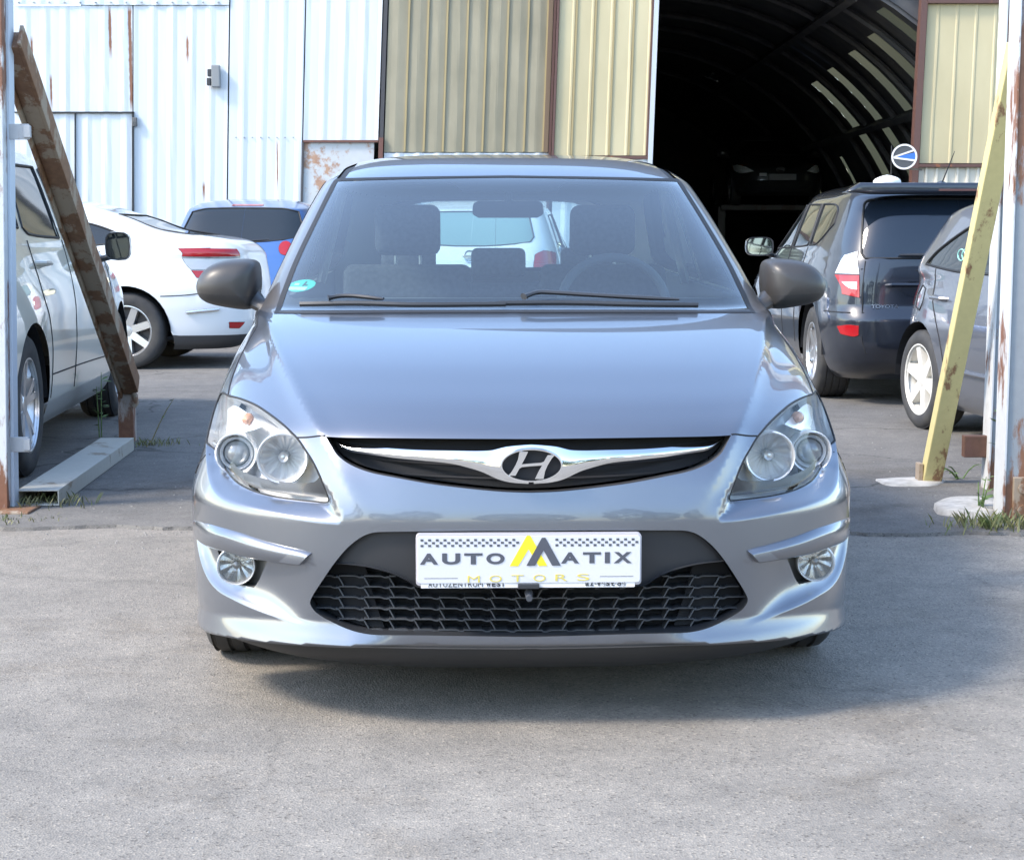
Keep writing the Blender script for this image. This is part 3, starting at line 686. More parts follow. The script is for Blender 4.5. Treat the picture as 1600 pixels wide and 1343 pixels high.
def blade(mb, pts2, d0, d1, th_):
    pts = [intake_pt(px, py, d0) for px, py in pts2]; bk = [intake_pt(px, py, d0)+Vector((0, d1-d0, 0)) for px, py in pts2]
    n = len(pts); V = []
    for p, q in zip(pts, bk): V += [p+Vector((0, 0, th_)), p-Vector((0, 0, th_)), q-Vector((0, 0, th_)), q+Vector((0, 0, th_))]
    Fb = []
    for i in range(n-1):
        for j in range(4): Fb.append((4*i+j, 4*i+(j+1) % 4, 4*i+4+(j+1) % 4, 4*i+4+j))
    Fb += [(0, 1, 2, 3), (4*n-1, 4*n-2, 4*n-3, 4*n-4)]
    mb.add(V, Fb)
cols = [22+39.5*k for k in range(8)]
MESHM = mat('mesh_plastic', (.050, .054, .060), .42)
for ri, ry in enumerate(rows):
    runs = []; cur = []
    for xp in np.arange(486, 1168, 3.0):
        dx = abs(xp-826.5); ph = ((dx-22) % 39.5)/39.5
        y_ = ry-abs(dx)*.006+ (2.2 if ph < .16 else 0.0 if ph > .3 else 2.2*(1-(ph-.16)/.14))
        if inmesh(xp, y_): cur.append((xp, y_))
        elif cur: runs.append(cur); cur = []
    if cur: runs.append(cur)
    for rn in runs:
        if len(rn) > 2: mb = MB(); blade(mb, rn, .035, .085, .0016); mb.build('mesh_bar', MESHM, ink)
    for sg in (-1, 1):
        for cx_ in cols:
            if ri == len(rows)-1: continue
            y0, y1 = ry-cx_*.006, rows[ri+1]-cx_*.006
            seg = [(826.5+sg*(cx_-f*9.5+ (2.2 if f < .2 else 0)), y0+(y1-y0)*f) for f in np.linspace(0, 1, 6)]
            if inmesh(*seg[0]) and inmesh(*seg[-1]):
                pts = [intake_pt(px, py, .036) for px, py in seg]; bk = [p+Vector((0, .045, 0)) for p in pts]; n = len(pts); V = []
                for p, q in zip(pts, bk): V += [p+Vector((.0016, 0, 0)), p-Vector((.0016, 0, 0)), q-Vector((.0016, 0, 0)), q+Vector((.0016, 0, 0))]
                Fb = [(4*i+j, 4*i+(j+1) % 4, 4*i+4+(j+1) % 4, 4*i+4+j) for i in range(n-1) for j in range(4)]+[(0, 1, 2, 3), (4*n-1, 4*n-2, 4*n-3, 4*n-4)]
                mb = MB().add(V, Fb); mb.build('mesh_cell', MESHM, ink)
# camera nub below the plate
p = hero_at(826, 926, -.01); MB().tube([(p.x, -.006, p.z), (p.x, -.034, p.z-.004)], [.010, .0085], 12).tube([(p.x, -.034, p.z-.004), (p.x, -.046, p.z-.006)], .0075, 12).build('front_sensor', mat('sensor_grey', (.07, .075, .085), .4), ink, True)

# number plate
pc = hero_at(827, 873.5, -.024); PW, PH = .527, .122
pl = empty('number_plate', (pc.x-.001, -.024, pc.z), 0, car)
def rrect(w_, h_, r, n=6):
    o = []
    for cx_, cy_, a0 in ((w_/2-r, h_/2-r, 0), (-w_/2+r, h_/2-r, 90), (-w_/2+r, -h_/2+r, 180), (w_/2-r, -h_/2+r, 270)):
        for k in range(n+1): a = R(a0+90*k/n); o.append((cx_+r*math.cos(a), cy_+r*math.sin(a)))
    return o
MB().prism(rrect(PW, PH, .009), -.003, .022).build('holder', mat('plate_holder', (.42, .40, .42), .35), pl, False, .0015)
MB().prism([(x, z+.001) for x, z in rrect(PW-.006, PH-.010, .008)], -.0062, -.0028).build('plate_face', PLATEW, pl, False, .001)
MB().prism([(x, z) for x, z in rrect(.50, .014, .002)], -.0045, .01).build('dealer_strip', mat('strip_white', (.72, .71, .70), .4), pl).location = (-.002, 0, -PH/2+.002)
RX = (math.pi/2, 0, 0)
GREYI = mat('lettering_grey', (.075, .08, .10), .4); YEL = mat('lettering_yellow', (.85, .70, .03), .4)
def word(txt, m_, x0, x1, z, h_, y, bold=.0):
    """each letter its own mesh, spread between x0 and x1"""
    wd = {'I': .28, ' ': .4, 'i': .3, '.': .3, '-': .5, 'M': 1.15, 'W': 1.3}; ws_ = [wd.get(c, 1.0) for c in txt]; g_ = .22
    tot = sum(ws_)+g_*(len(txt)-1); k = (x1-x0)/tot; x = x0
    for c, q in zip(txt, ws_):
        if c != ' ': text('letter', c, m_, (x+q*k/2, y, z), RX, h_, pl, fit=(q*k, h_ if c not in '.-' else h_*.18), bold=bold)
        x += (q+g_)*k
word('AUTO', GREYI, -.254, -.057, .0035, .0262, -.0064, .0011); word('ATIX', GREYI, .075, .240, .0045, .0262, -.0064, .0011)
def stroke_logo(m_, x0, zoff, hgt, wl, y):
    mb = MB(); t_ = .020
    mb.prism([(x0-wl/2, zoff), (x0-wl/2+t_, zoff), (x0, zoff+hgt*.55), (x0+wl/2-t_, zoff), (x0+wl/2, zoff), (x0+.004, zoff+hgt), (x0-.004, zoff+hgt)], y-.0006, y); return mb.build('chevron', m_, pl)
stroke_logo(YEL, -.001, -.0145, .072, .088, -.0064); stroke_logo(GREYI, .034, -.0135, .066, .080, -.0072)
mb = MB()
for x0, x1 in ((-.252, -.022), (.062, .252)):
    st = .00585; k = 0; x = x0
    while x < x1:
        for r_ in range(3):
            if (k+r_) % 2 == 0: mb.box((x+st/2, -.0066, .040-(r_-1)*.0066+.001), (.0066, .0008, .0050))
        x += .0089; k += 1
mb.build('chequer_band', GREYI, pl)['kind'] = 'stuff'
GOLD = mat('lettering_gold', (.62, .52, .12), .4)
for i_, c_ in enumerate('MOTORS'): text('letter', c_, GOLD, (-.129+i_*.0512, -.0064, -.0445+i_*.0006), RX, .0165, pl, fit=(.0285, .0158), bold=0)
MB().box((-.205, -.0064, -.0425), (.078, .0006, .0010)).build('rule', GREYI, pl); MB().box((.205, -.0064, -.0400), (.078, .0006, .0010)).build('rule', GREYI, pl)
word('AUTOZENTRUM', INK, -.235, -.108, -.0570, .0125, -.0048); word('WEST', INK, -.100, -.056, -.0570, .0125, -.0049, .0006); word('az-west.de', INK, .132, .226, -.0575, .0105, -.0048, .0003)
MB().box((-.001, -.012, -.061), (.050, .012, .012)).build('sensor_bracket', BLACKP, pl, False, .002)

# headlamps
def lamp(sgn):
    e = empty('headlight', (0, 0, 0), 0, car); lp = LENS_L if sgn < 0 else LENS_R; mk = m_lensL if sgn < 0 else m_lensR
    H.part('lens', mk, LENS, e)
    H.part('bezel', mk, mat('lamp_bezel', (.90, .91, .91), .25, .0, .5), e, -.062, vec=(0, .060, -.006))
    H.strip('side_wall', lp, mat('lamp_wall', (.80, .81, .82), .30, .2), e, -.003, -.062)
    def put(p): return Vector((p.x*(-sgn), p.y, p.z))
    for (cx_, cy_, r_px, edge, kind) in ((368, 709, 32, 340, 0), (441, 716, 39, 410, 1)):
        D = H.solve(hero_px, [(edge, cy_)], (-1.9, 1.9), hero_facing); yb_ = float(H.P(D)[0][1])+(.034 if kind == 0 else .018)
        c = put(hero_at(cx_, cy_, yb_)); r = r_px/(FPX/(4+yb_))
        c2 = Vector((c.x, yb_, c.z))
        MB().lathe([(r*1.02, .06), (r*1.04, .004), (r*1.0, -.004), (r*.94, -.001), (r*.90, .012)], c2, 'y', 44).build('lamp_ring', LAMP_CHROME, e, True)
        if kind == 0:
            MB().lathe([(r*.90, .012), (r*.86, .022), (r*.80, .014), (r*.66, .020), (r*.62, .03)], c2, 'y', 40).build('reflector', LAMP_CHROME, e, True)
            prof = [(r*.64*math.sin(a), .030-.030*math.cos(a)) for a in np.linspace(math.pi/2, 0.01, 9)]
            MB().lathe(prof, c2, 'y', 36).build('projector_lens', mat('projector', (.30, .32, .34), .05, .2, 0, .9), e, True)
        else:
            prof = [(r*.90*k, .012+.060*(1-k*k)) for k in np.linspace(1, .14, 9)]
            V = []; F = []; n = 40
            for i, (rr, hh) in enumerate(prof):
                for k in range(n): t_ = 2*math.pi*k/n; q = 1+(.035 if (k//2) % 2 else 0)*(0 < i < 7); V.append((c2.x+rr*math.cos(t_)*q, c2.y+hh+(.004 if (k//2) % 2 else 0), c2.z+rr*math.sin(t_)*q))
            for i in range(len(prof)-1):
                for k in range(n): F.append((i*n+k, i*n+(k+1) % n, (i+1)*n+(k+1) % n, (i+1)*n+k))
            pymesh('reflector', V, F, LAMP_CHROME, e, False)
            MB().lathe([(.012, .06), (.012, .022), (.006, .016), (.0005, .015)], c2, 'y', 16).build('bulb_shield', SATIN, e, True)
    low = hp([(317,700),(330,733),(366,759),(415,772),(480,780),(502,781),(505,770),(497,745),(480,757),(440,757),(405,752),(372,744),(345,730),(328,708)], 3)
    if sgn > 0: low = mirror(low)
    sheet_from(low, 'lower_bezel', mat('lower_bezel', (.085, .088, .095), .4, .2), e, (0, .052, .004), .012)
    ind = hp([(336,632),(352,627),(376,640),(398,658),(380,664),(352,672),(338,688),(332,700),(328,668)], 3)
    if sgn > 0: ind = mirror(ind)
    sheet_from(ind, 'indicator_reflector', LAMP_CHROME, e, (0, .075, -.004), .012)
    D = H.solve(hero_px, [(372, 648)], (-1.9, 1.9), hero_facing); p = H.P(D)[0]
    MB().lathe([(.015, .055), (.015, .036), (.010, .028), (.0005, .024)], (p[0]*(-sgn), p[1]+.02, p[2]), 'y', 18).build('indicator_bulb', AMBER, e, True)
lamp(-1); lamp(1)

# rub strips, fog lamps
for sg in (-1, 1):
    tp_ = smooth_loop([(303,811),(335.8,820.5),(373,830.7),(410,843),(447.5,853),(477,859.6),(489,863.5)], 8, False); bt_ = smooth_loop([(303,838),(317,848),(335.8,855.8),(373,867),(410,874.4),(447.5,880),(472,882.8)], 8, False)
    V = []; F = []; n = len(tp_); sec = [(-.02, -.030), (0, -.001), (.05, .0045), (.26, .0125), (.34, .0135), (.90, .0115), (1.0, .006), (1.02, -.034)]; grid = []
    for f, _h in sec: grid.append(H.solve(hero_px, tp_+(bt_-tp_)*f, (-1.9, 1.9), hero_facing))
    for j, (f, h_) in enumerate(sec):
        D = grid[j]; Pb = H.base(D[:, 0]/H.SU, D[:, 1]); Nb = H.nbase(D[:, 0]/H.SU, D[:, 1]); k_ = np.linspace(0, 1, n)
        hh = h_*(sstep(k_, 0, .30)*.85+.15) if h_ > 0 else np.full(n, h_)
        hh = np.where(k_ > .985, np.minimum(hh, -.03), hh)
        Q = Pb+Nb*hh[:, None]; Q[:, 0] *= -sg; V += [tuple(q) for q in Q]
    for j in range(len(sec)-1):
        for i in range(n-1): F.append((j*n+i, j*n+i+1, (j+1)*n+i+1, (j+1)*n+i))
    o = pymesh('rub_strip', V, F, PAINT, car, True)
    bm = bmesh.new(); bm.from_mesh(o.data); bmesh.ops.recalc_face_normals(bm, faces=bm.faces); bm.to_mesh(o.data); bm.free(); o.data.set_sharp_from_angle(angle=R(50))
    e = empty('fog_light', (0, 0, 0), 0, car); mk = m_fL if sg < 0 else m_fR; fl = FOG if sg < 0 else mirror(FOG)
    H.part('housing', mk, mat('fog_housing', (.20, .20, .19), .3, .5), e, vec=(0, .045, 0)); H.strip('housing_wall', fl, mat('fog_wall', (.13, .13, .125), .35, .3), e, 0, vec=(0, .046, 0))
    D = H.solve(hero_px, [(366, 884)], (-1.9, 1.9), hero_facing); y0 = float(H.P(D)[0][1])-.004
    c = hero_at(368.5, 884, y0); c.x *= -sg; r_ = 31/(FPX/(4+y0))
    MB().lathe([(r_, .05), (r_, .002), (r_*.96, -.003), (r_*.90, .001), (r_*.86, .010)], c, 'y', 36).build('bezel_ring', LAMP_CHROME, e, True)
    prof = [(r_*.86*k, .010+.030*(1-k*k)) for k in np.linspace(1, .2, 7)]; V = []; F = []; n = 20
    for i, (rr, hh) in enumerate(prof):
        for k in range(n): t_ = 2*math.pi*k/n; V.append((c.x+rr*math.cos(t_), c.y+hh+(.0025 if k % 2 else 0), c.z+rr*math.sin(t_)))
    for i in range(len(prof)-1):
        for k in range(n): F.append((i*n+k, i*n+(k+1) % n, (i+1)*n+(k+1) % n, (i+1)*n+k))
    pymesh('reflector', V, F, mat('fog_chrome', (.80, .80, .78), .22, .8), e, False)
    MB().lathe([(.009, .03), (.009, .010), (.0005, .006)], c, 'y', 14).build('bulb', mat('bulb_grey', (.25, .25, .25), .3, .5), e, True)
    MB().lathe([(r_*.93, .002), (r_*.6, -.005), (r_*.25, -.008), (.0005, -.009)], c, 'y', 32).build('lens', LENS, e, True)

# door mirrors
def door_mirror(sg):
    e = empty('door_mirror', (0, 0, 0), 0, car)
    out = smooth_loop([(306,447),(312,430),(326,416),(346,408),(372,405),(392,406),(401,412),(404,428),(404,452),(400,470),(396,482),(380,484),(350,480),(325,474),(311,464)], 3)
    ym = 1.42; pts = [hero_at(px, py, ym) for px, py in out]; c = sum(pts, Vector())/len(pts)
    V = []; F = []; n = len(pts); rings = [(1.0, .09), (1.01, .05), (1.0, .02), (.965, -.02), (.90, -.045), (.78, -.064), (.58, -.078), (.30, -.086), (.10, -.088)]
    for s_, dy in rings:
        for p in pts:
            q = c+(p-c)*s_; V.append((q.x*(-sg), q.y+dy, q.z))
    for i in range(len(rings)-1):
        for k in range(n): F.append((i*n+k, i*n+(k+1) % n, (i+1)*n+(k+1) % n, (i+1)*n+k))
    F.append(tuple((len(rings)-1)*n+k for k in range(n)))
    zs = hero_at(350, 460, ym).z
    for nm, mm, lower in (('housing', MIRP, False), ('lower_housing', mat('mirror_under', (.035, .034, .034), .5), True)):
        o = pymesh(nm, V, F, mm, e, True); bm = bmesh.new(); bm.from_mesh(o.data); bmesh.ops.recalc_face_normals(bm, faces=bm.faces)
        bmesh.ops.bisect_plane(bm, geom=bm.verts[:]+bm.edges[:]+bm.faces[:], plane_co=(c.x*-sg, 0, zs), plane_no=(.06*-sg, 0, 1), clear_inner=not lower, clear_outer=lower)
        for f in bm.faces: f.smooth = True
        bm.to_mesh(o.data); bm.free()
    pymesh('mirror_face', [(( c+(p-c)*.93).x*(-sg), ym+.082, (c+(p-c)*.93).z) for p in pts], [tuple(range(n))], MIRRORG, e)
    a = hero_at(393, 466, ym); b = hero_at(412, 478, ym-.06)
    MB().tube([(-sg*a.x, ym, a.z), (-sg*(a.x+b.x)/2, ym-.02, (a.z+b.z)/2-.004), (-sg*b.x*.97, ym-.05, b.z-.012), (-sg*b.x*.90, ym-.05, b.z-.012)], [.045, .034, .038, .04], 14, flat=.62).build('stalk', MIRP, e, True)
    l0 = hero_at(332, 461, ym); l1 = hero_at(398, 466, ym)
    V = []; 
    MB().tube([hs for hs in [(-sg*hero_at(x, y, ym-.06).x, ym-.068+abs(x-365)*.0006, hero_at(x, y, ym-.06).z) for x, y in ((330,458.5),(350,460),(370,461.5),(388,463))]], .0016, 6).build('seam', BLACKM, e, True)
door_mirror(-1); door_mirror(1)

# wipers and cowl
cw = smooth_loop([(436,488),(500,488.6),(620,488),(795,487.6)], 6, False)
D = hp(cw, 1, False, sm=False); D[-1, 0] = 0; full = np.vstack([D, mirror(D)[1:]])
P = H.P(full); V = []; 
for p in P: V += [(p[0], p[1]+.035, p[2]+.006), (p[0], p[1]-.006, p[2]+.001), (p[0], p[1]-.012, p[2]-.03)]
F = []
for i in range(len(P)-1):
    for j in range(2): F.append((3*i+j, 3*i+j+1, 3*i+3+j+1, 3*i+3+j))
pymesh('cowl', V, F, BLACKP, car, True)
def wiper(pts, arm_, name='wiper'):
    D = hp(pts, 3, False); P = H.P(D)+H.N(D)*.016
    e = MB().tube(P, [.006]*len(P), 6, flat=1.4).build(name, BLACKP, car, True)
    D = hp(arm_, 3, False); P = H.P(D)+H.N(D)*.030
    MB().tube(P, [.017]+[.012]*(len(P)-2)+[.007], 8, flat=.6).build('wiper_arm', BLACKP, e, True)
wiper([(470,483.5),(560,482),(640,484.5),(790,483.5)], [(515,480),(535,475.5),(560,476),(600,482)])
wiper([(780,482),(880,481),(990,484),(1090,485)], [(818,477.5),(838,470),(862,470),(930,474.5),(1060,483)])

# sticker on the screen
D = hp([(470, 444)], 1, True, sm=False); p = Vector(H.P(D)[0]); nrm = Vector(H.N(D)[0])
st = empty('sticker', p-nrm*.006, 0, car); st.rotation_euler = nrm.to_track_quat('Z', 'Y').to_euler()
MB().lathe([(.0005, .0012), (.052, .0012), (.052, 0)], axis='z', n=32, sx=1, sz=.62).build('sticker_disc', mat('sticker_green', (.05, .55, .42), .4), st)
MB().box((-.004, -.016, .0016), (.072, .016, .001)).box((-.022, .006, .0016), (.018, .010, .001)).build('sticker_print', PLATEW, st)
MB().box((.008, .008, .0018), (.006, .022, .001)).box((.014, .002, .0018), (.018, .005, .001)).build('sticker_number', INK, st)
st.rotation_euler.rotate_axis('Z', R(0))

# cabin
MB().prism([(1.22,.90),(1.30,.955),(1.62,.975),(1.86,.94),(1.92,.80),(1.90,.55),(1.25,.5)], -.70, .70, 'x').build('dashboard', TRIM, car, True, .02, 3)
def seat(x, y0, head=True, drv=False):
    e = empty('seat', (x, y0, 0), 0, car)
    MB().prism([(-.30,.36),(-.26,.50),(.22,.48),(.30,.36)], -.25, .25, 'x').build('cushion', FABRIC, e, True, .04, 3)
    MB().prism([(.20,.45),(.14,.50),(.22,.80),(.33,1.07),(.40,1.07),(.42,.95),(.34,.45)], -.235, .235, 'x').build('backrest', FABRIC, e, True, .05, 4)
    MB().prism([(.335,1.105),(.33,1.20),(.35,1.285),(.42,1.29),(.45,1.20),(.44,1.10)], -.120, .120, 'x').build('headrest', FABRIC, e, True, .038, 4)
    for s_ in (-1, 1): MB().tube([(s_*.045, .385, 1.02), (s_*.045, .385, 1.13)], .006, 8).build('headrest_post', SATIN, e, True)
seat(-.355, 2.02); seat(.365, 2.06)
rs = empty('rear_seat', (0, 3.05, 0), 0, car)
MB().prism([(-.35,.36),(-.32,.48),(.12,.46),(.20,.36)], -.64, .64, 'x').build('cushion', FABRIC, rs, True, .04, 3)
MB().prism([(.10,.45),(.14,.70),(.28,.98),(.36,.98),(.38,.45)], -.64, .64, 'x').build('backrest', FABRIC, rs, True, .05, 4)
for x in (-.38, 0, .38):
    MB().prism([(.27,1.00),(.27,1.07),(.30,1.125),(.37,1.12),(.38,1.00)], x-.115, x+.115, 'x').build('headrest', FABRIC, rs, True, .025, 3)
sw = empty('steering_wheel', (.368, 1.98, .93), 0, car); sw.rotation_euler = (R(-24), 0, 0)
MB().tube([(.185*math.cos(a), 0, .185*math.sin(a)) for a in np.linspace(0, 2*math.pi, 41)], .016, 10, False).build('rim', TRIM, sw, True)
MB().box((0, .01, -.01), (.16, .04, .11)).box((-.11, .005, 0), (.16, .02, .035)).box((.11, .005, 0), (.16, .02, .035)).box((0, .005, -.1), (.05, .02, .16)).build('hub', TRIM, sw, False, .008)
MB().prism([(-.122,-.016),(-.118,.022),(-.10,.029),(.10,.029),(.118,.022),(.122,-.016),(.10,-.028),(-.10,-.028)], -.02, .02).build('rear_view_mirror', TRIM, car, True, .008).location = (0, 1.93, 1.263)
MB().tube([(0, 1.93, 1.28), (0, 1.86, 1.34)], .012, 8).build('mirror_stalk', TRIM, car, True)
for sg in (-1, 1):
    MB().prism([(1.28,.45),(1.28,.95),(1.5,.985),(3.5,1.03),(3.6,.45)], sg*.70, sg*.72, 'x').build('door_card', TRIM, car)
    MB().tube([(sg*.60, 2.50, 1.33), (sg*.68, 2.46, 1.0)], .035, 8, flat=.5).build('pillar_cover', TRIML, car, True)
MB().box((0, 2.4, .34), (1.5, 2.8, .02)).build('cabin_floor', TRIM, car)

# ------------------------------------------------------------------ setting: ground, yard, hangar, sheds
def asphalt(name, c1, c2, crack=.55, scale=1.0):
    m = mat(name, c1, 0.9); N, L, b = nodes_of(m)
    tc = N.new('ShaderNodeTexCoord')
    def noise(sc, det=5, rough=.6):
        n = N.new('ShaderNodeTexNoise'); n.inputs['Scale'].default_value = sc; n.inputs['Detail'].default_value = det; n.inputs['Roughness'].default_value = rough
        L.new(tc.outputs['Object'], n.inputs['Vector']); return n.outputs['Fac']
    def ramp(f, lo, hi, ca, cb):
        r = N.new('ShaderNodeValToRGB'); e = r.color_ramp.elements; e[0].position = lo; e[1].position = hi; e[0].color = (*ca, 1); e[1].color = (*cb, 1); L.new(f, r.inputs[0]); return r.outputs[0]
    def mul(a, bb):
        x = N.new('ShaderNodeMix'); x.data_type = 'RGBA'; x.blend_type = 'MULTIPLY'; x.inputs[0].default_value = 1; L.new(a, x.inputs[6]); L.new(bb, x.inputs[7]); return x.outputs[2]
    big = ramp(noise(.55*scale, 4), .35, .68, c1, c2)
    mid = ramp(noise(6*scale, 6, .7), .3, .7, (.80, .80, .80), (1.15, 1.14, 1.12))
    v = N.new('ShaderNodeTexVoronoi'); v.inputs['Scale'].default_value = 185; L.new(tc.outputs['Object'], v.inputs['Vector'])
    sep = N.new('ShaderNodeSeparateColor'); L.new(v.outputs['Color'], sep.inputs[0])
    r = N.new('ShaderNodeValToRGB'); e = r.color_ramp.elements; e[0].position = .0; e[0].color = (.50, .49, .48, 1); e[1].position = 1.0; e[1].color = (1.45, 1.41, 1.34, 1)
    k = r.color_ramp.elements.new(.12); k.color = (.9, .9, .9, 1); k = r.color_ramp.elements.new(.88); k.color = (1.06, 1.06, 1.05, 1)
    L.new(sep.outputs[0], r.inputs[0])
    stain = ramp(noise(.9*scale, 9, .75), .30, .46, (.70, .66, .61), (1, 1, 1))
    c = mul(mul(mul(big, mid), r.outputs[0]), stain)
    # hairline cracks
    w1 = N.new('ShaderNodeTexVoronoi'); w1.feature = 'DISTANCE_TO_EDGE'; w1.inputs['Scale'].default_value = .55
    nv = N.new('ShaderNodeTexNoise'); nv.inputs['Scale'].default_value = 1.6; nv.inputs['Detail'].default_value = 8; L.new(tc.outputs['Object'], nv.inputs['Vector'])
    vm = N.new('ShaderNodeVectorMath'); vm.operation = 'MULTIPLY_ADD'; vm.inputs[1].default_value = (.9, .9, 0); L.new(nv.outputs['Color'], vm.inputs[0]); L.new(tc.outputs['Object'], vm.inputs[2]); L.new(vm.outputs[0], w1.inputs['Vector'])
    cr = N.new('ShaderNodeMapRange'); cr.inputs[1].default_value = .0; cr.inputs[2].default_value = .008; cr.inputs[3].default_value = crack; cr.inputs[4].default_value = 1.0; L.new(w1.outputs['Distance'], cr.inputs[0])
    g = N.new('ShaderNodeCombineColor'); [L.new(cr.outputs[0], g.inputs[i]) for i in range(3)]
    c = mul(c, g.outputs[0]); L.new(c, b.inputs['Base Color'])
    bp = N.new('ShaderNodeBump'); bp.inputs['Strength'].default_value = .38; bp.inputs['Distance'].default_value = .005
    ad = N.new('ShaderNodeMath'); ad.operation = 'ADD'; L.new(v.outputs['Distance'], ad.inputs[0]); L.new(noise(40, 4), ad.inputs[1]); L.new(ad.outputs[0], bp.inputs['Height']); L.new(bp.outputs[0], b.inputs['Normal'])
    return m
g_ = pymesh('ground', [(-150,-150,0),(150,-150,0),(150,200,0),(-150,200,0)], [(0,1,2,3)], asphalt('old_asphalt', (.200,.183,.160), (.268,.245,.214), .85))
tag(g_, kind='structure')
# yard surface inside the gate: a slab a little higher, with a broken edge
edge = []
for i in range(161):
    x = -40+i*.5
    if -6 < x < 6: continue
    edge.append((x, 6.95+.1*math.sin(x)))
fine = [(-6+i*.04, 6.80-.03*(-6+i*.04)+.035*math.sin(3.1*(-6+i*.04))+.022*math.sin(11*(-6+i*.04)+1)+random.uniform(-.012, .012)) for i in range(301)]
edge = sorted(edge+fine); n = len(edge)
V = [(x, y, .014) for x, y in edge]+[(x, y-.012, -.005) for x, y in edge]+[(x, 60, .014) for x, y in edge]
F = [(i, i+1, 2*n+i+1, 2*n+i) for i in range(n-1)]+[(n+i, n+i+1, i+1, i) for i in range(n-1)]
tag(pymesh('yard_paving', V, F, asphalt('yard_asphalt', (.125,.120,.113), (.175,.166,.153), .40)), kind='structure')

def lean(x): return float(np.interp(x, [0, 208, 600, 1025, 1437, 1600], [.003, 0, -.033, -.041, -.055, -.05]))
def wp(x, y, Y): return at(x+lean(x)*(y-0), y, Y)
FY = 22.0
def corr(name, x0, x1, y0, y1, Y, m, parent, period=30.5, depth=.010, phase=0.0, flat=.45, rib=.22):
    """profiled metal sheet between two picture columns and rows, at depth Y"""
    xs = [x0]; x = x0-phase
    while x < x1+period:
        for f, h in ((0, 0), (flat, 0), (flat+rib, 1), (1-rib, 1)):
            q = x+f*period
            if x0 < q < x1: xs.append(q)
        x += period
    xs.append(x1)
    def hgt(q):
        f = ((q-x0+phase) % period)/period
        return float(np.interp(f, [0, flat, flat+rib, 1-rib, 1], [0, 0, 1, 1, 0]))
    ys = np.linspace(y0, y1, 7); V = []; F = []
    for y in ys:
        for q in xs:
            p = wp(q, y, Y); V.append((p.x, p.y-depth*hgt(q)+random.uniform(-.002, .002), p.z))
    n = len(xs)
    for j in range(len(ys)-1):
        for i in range(n-1): F.append((j*n+i, (j+1)*n+i, (j+1)*n+i+1, j*n+i+1))
    return pymesh(name, V, F, m, parent)
def slat(name, x0, x1, y0, y1, Y, m, parent, th=.05):
    a, b, c, d = wp(x0, y0, Y), wp(x1, y0, Y), wp(x1, y1, Y), wp(x0, y1, Y)
    V = [a, b, c, d]+[p+Vector((0, th, 0)) for p in (a, b, c, d)]
    return pymesh(name, V, [(3, 2, 1, 0), (4, 5, 6, 7), (0, 1, 5, 4), (1, 2, 6, 5), (2, 3, 7, 6), (3, 0, 4, 7)], m, parent)
def streaked(name, base, base2, streaks, rust=(.20, .085, .045)):
    """painted sheet with faint run marks and rust streaks of their own shape (world x, z0, z1, width)"""
    m = mat(name, base, .45); N, L, b = nodes_of(m)
    ge = N.new('ShaderNodeNewGeometry'); sp = N.new('ShaderNodeSeparateXYZ'); L.new(ge.outputs['Position'], sp.inputs[0])
    mp = N.new('ShaderNodeMapping'); mp.inputs['Scale'].default_value = (5, 5, .35); L.new(ge.outputs['Position'], mp.inputs[0])
    n = N.new('ShaderNodeTexNoise'); n.inputs['Scale'].default_value = 2.2; n.inputs['Detail'].default_value = 7; L.new(mp.outputs[0], n.inputs['Vector'])
    r = N.new('ShaderNodeValToRGB'); r.color_ramp.elements[0].position = .3; r.color_ramp.elements[1].position = .7
    r.color_ramp.elements[0].color = (*base2, 1); r.color_ramp.elements[1].color = (*base, 1); L.new(n.outputs['Fac'], r.inputs[0]); col = r.outputs[0]
    nn = N.new('ShaderNodeTexNoise'); nn.inputs['Scale'].default_value = 9; nn.inputs['Detail'].default_value = 8; L.new(ge.outputs['Position'], nn.inputs['Vector'])
    def M(op, a, bb=None, cl=False):
        x = N.new('ShaderNodeMath'); x.operation = op; x.use_clamp = cl
        for i, q in enumerate((a, bb)):
            if q is None: continue
            if isinstance(q, (int, float)): x.inputs[i].default_value = q
            else: L.new(q, x.inputs[i])
        return x.outputs[0]
    tot = None
    for (x0, z0, z1, wd) in streaks:
        dx = M('ABSOLUTE', M('SUBTRACT', sp.outputs[0], x0)); dx = M('SUBTRACT', wd*1.5, M('ADD', dx, M('MULTIPLY', nn.outputs['Fac'], wd*1.1)))
        fx = M('MULTIPLY', dx, 2.2/wd, True); fz = M('MULTIPLY', M('MULTIPLY', M('SUBTRACT', sp.outputs[2], z0), 6, True), M('MULTIPLY', M('SUBTRACT', z1, sp.outputs[2]), 12, True))
        f = M('MULTIPLY', fx, fz); tot = f if tot is None else M('MAXIMUM', tot, f)
    if tot is not None:
        mx = N.new('ShaderNodeMix'); mx.data_type = 'RGBA'; mx.inputs[7].default_value = (*rust, 1); L.new(tot, mx.inputs[0]); L.new(col, mx.inputs[6]); col = mx.outputs[2]
    L.new(col, b.inputs['Base Color']); return m
def stk(px, y0, y1, wpx): a = wp(px, y0, FY); c = wp(px, y1, FY); return (a.x, c.z, a.z, wpx/70)
WHITE = streaked('white_cladding', (.60, .64, .675), (.55, .60, .645), [stk(171,8,95,1.6), stk(202,8,178,2.0), stk(49,55,160,1.2), stk(79,115,175,1.2), stk(293,52,106,1.4), stk(321,282,318,1.5), stk(437,215,300,.7)])
shed = empty('metal_shed', wp(300, 500, FY)); shed.location = (wp(300, 368, FY).x, FY, 0)
def under(o, root):
    o.parent = root; o.matrix_parent_inverse = Matrix.Translation(-root.location); return o
tag(shed, 'white profiled metal shed wall with rust streaks and a low double door', 'shed')
BOT = 512
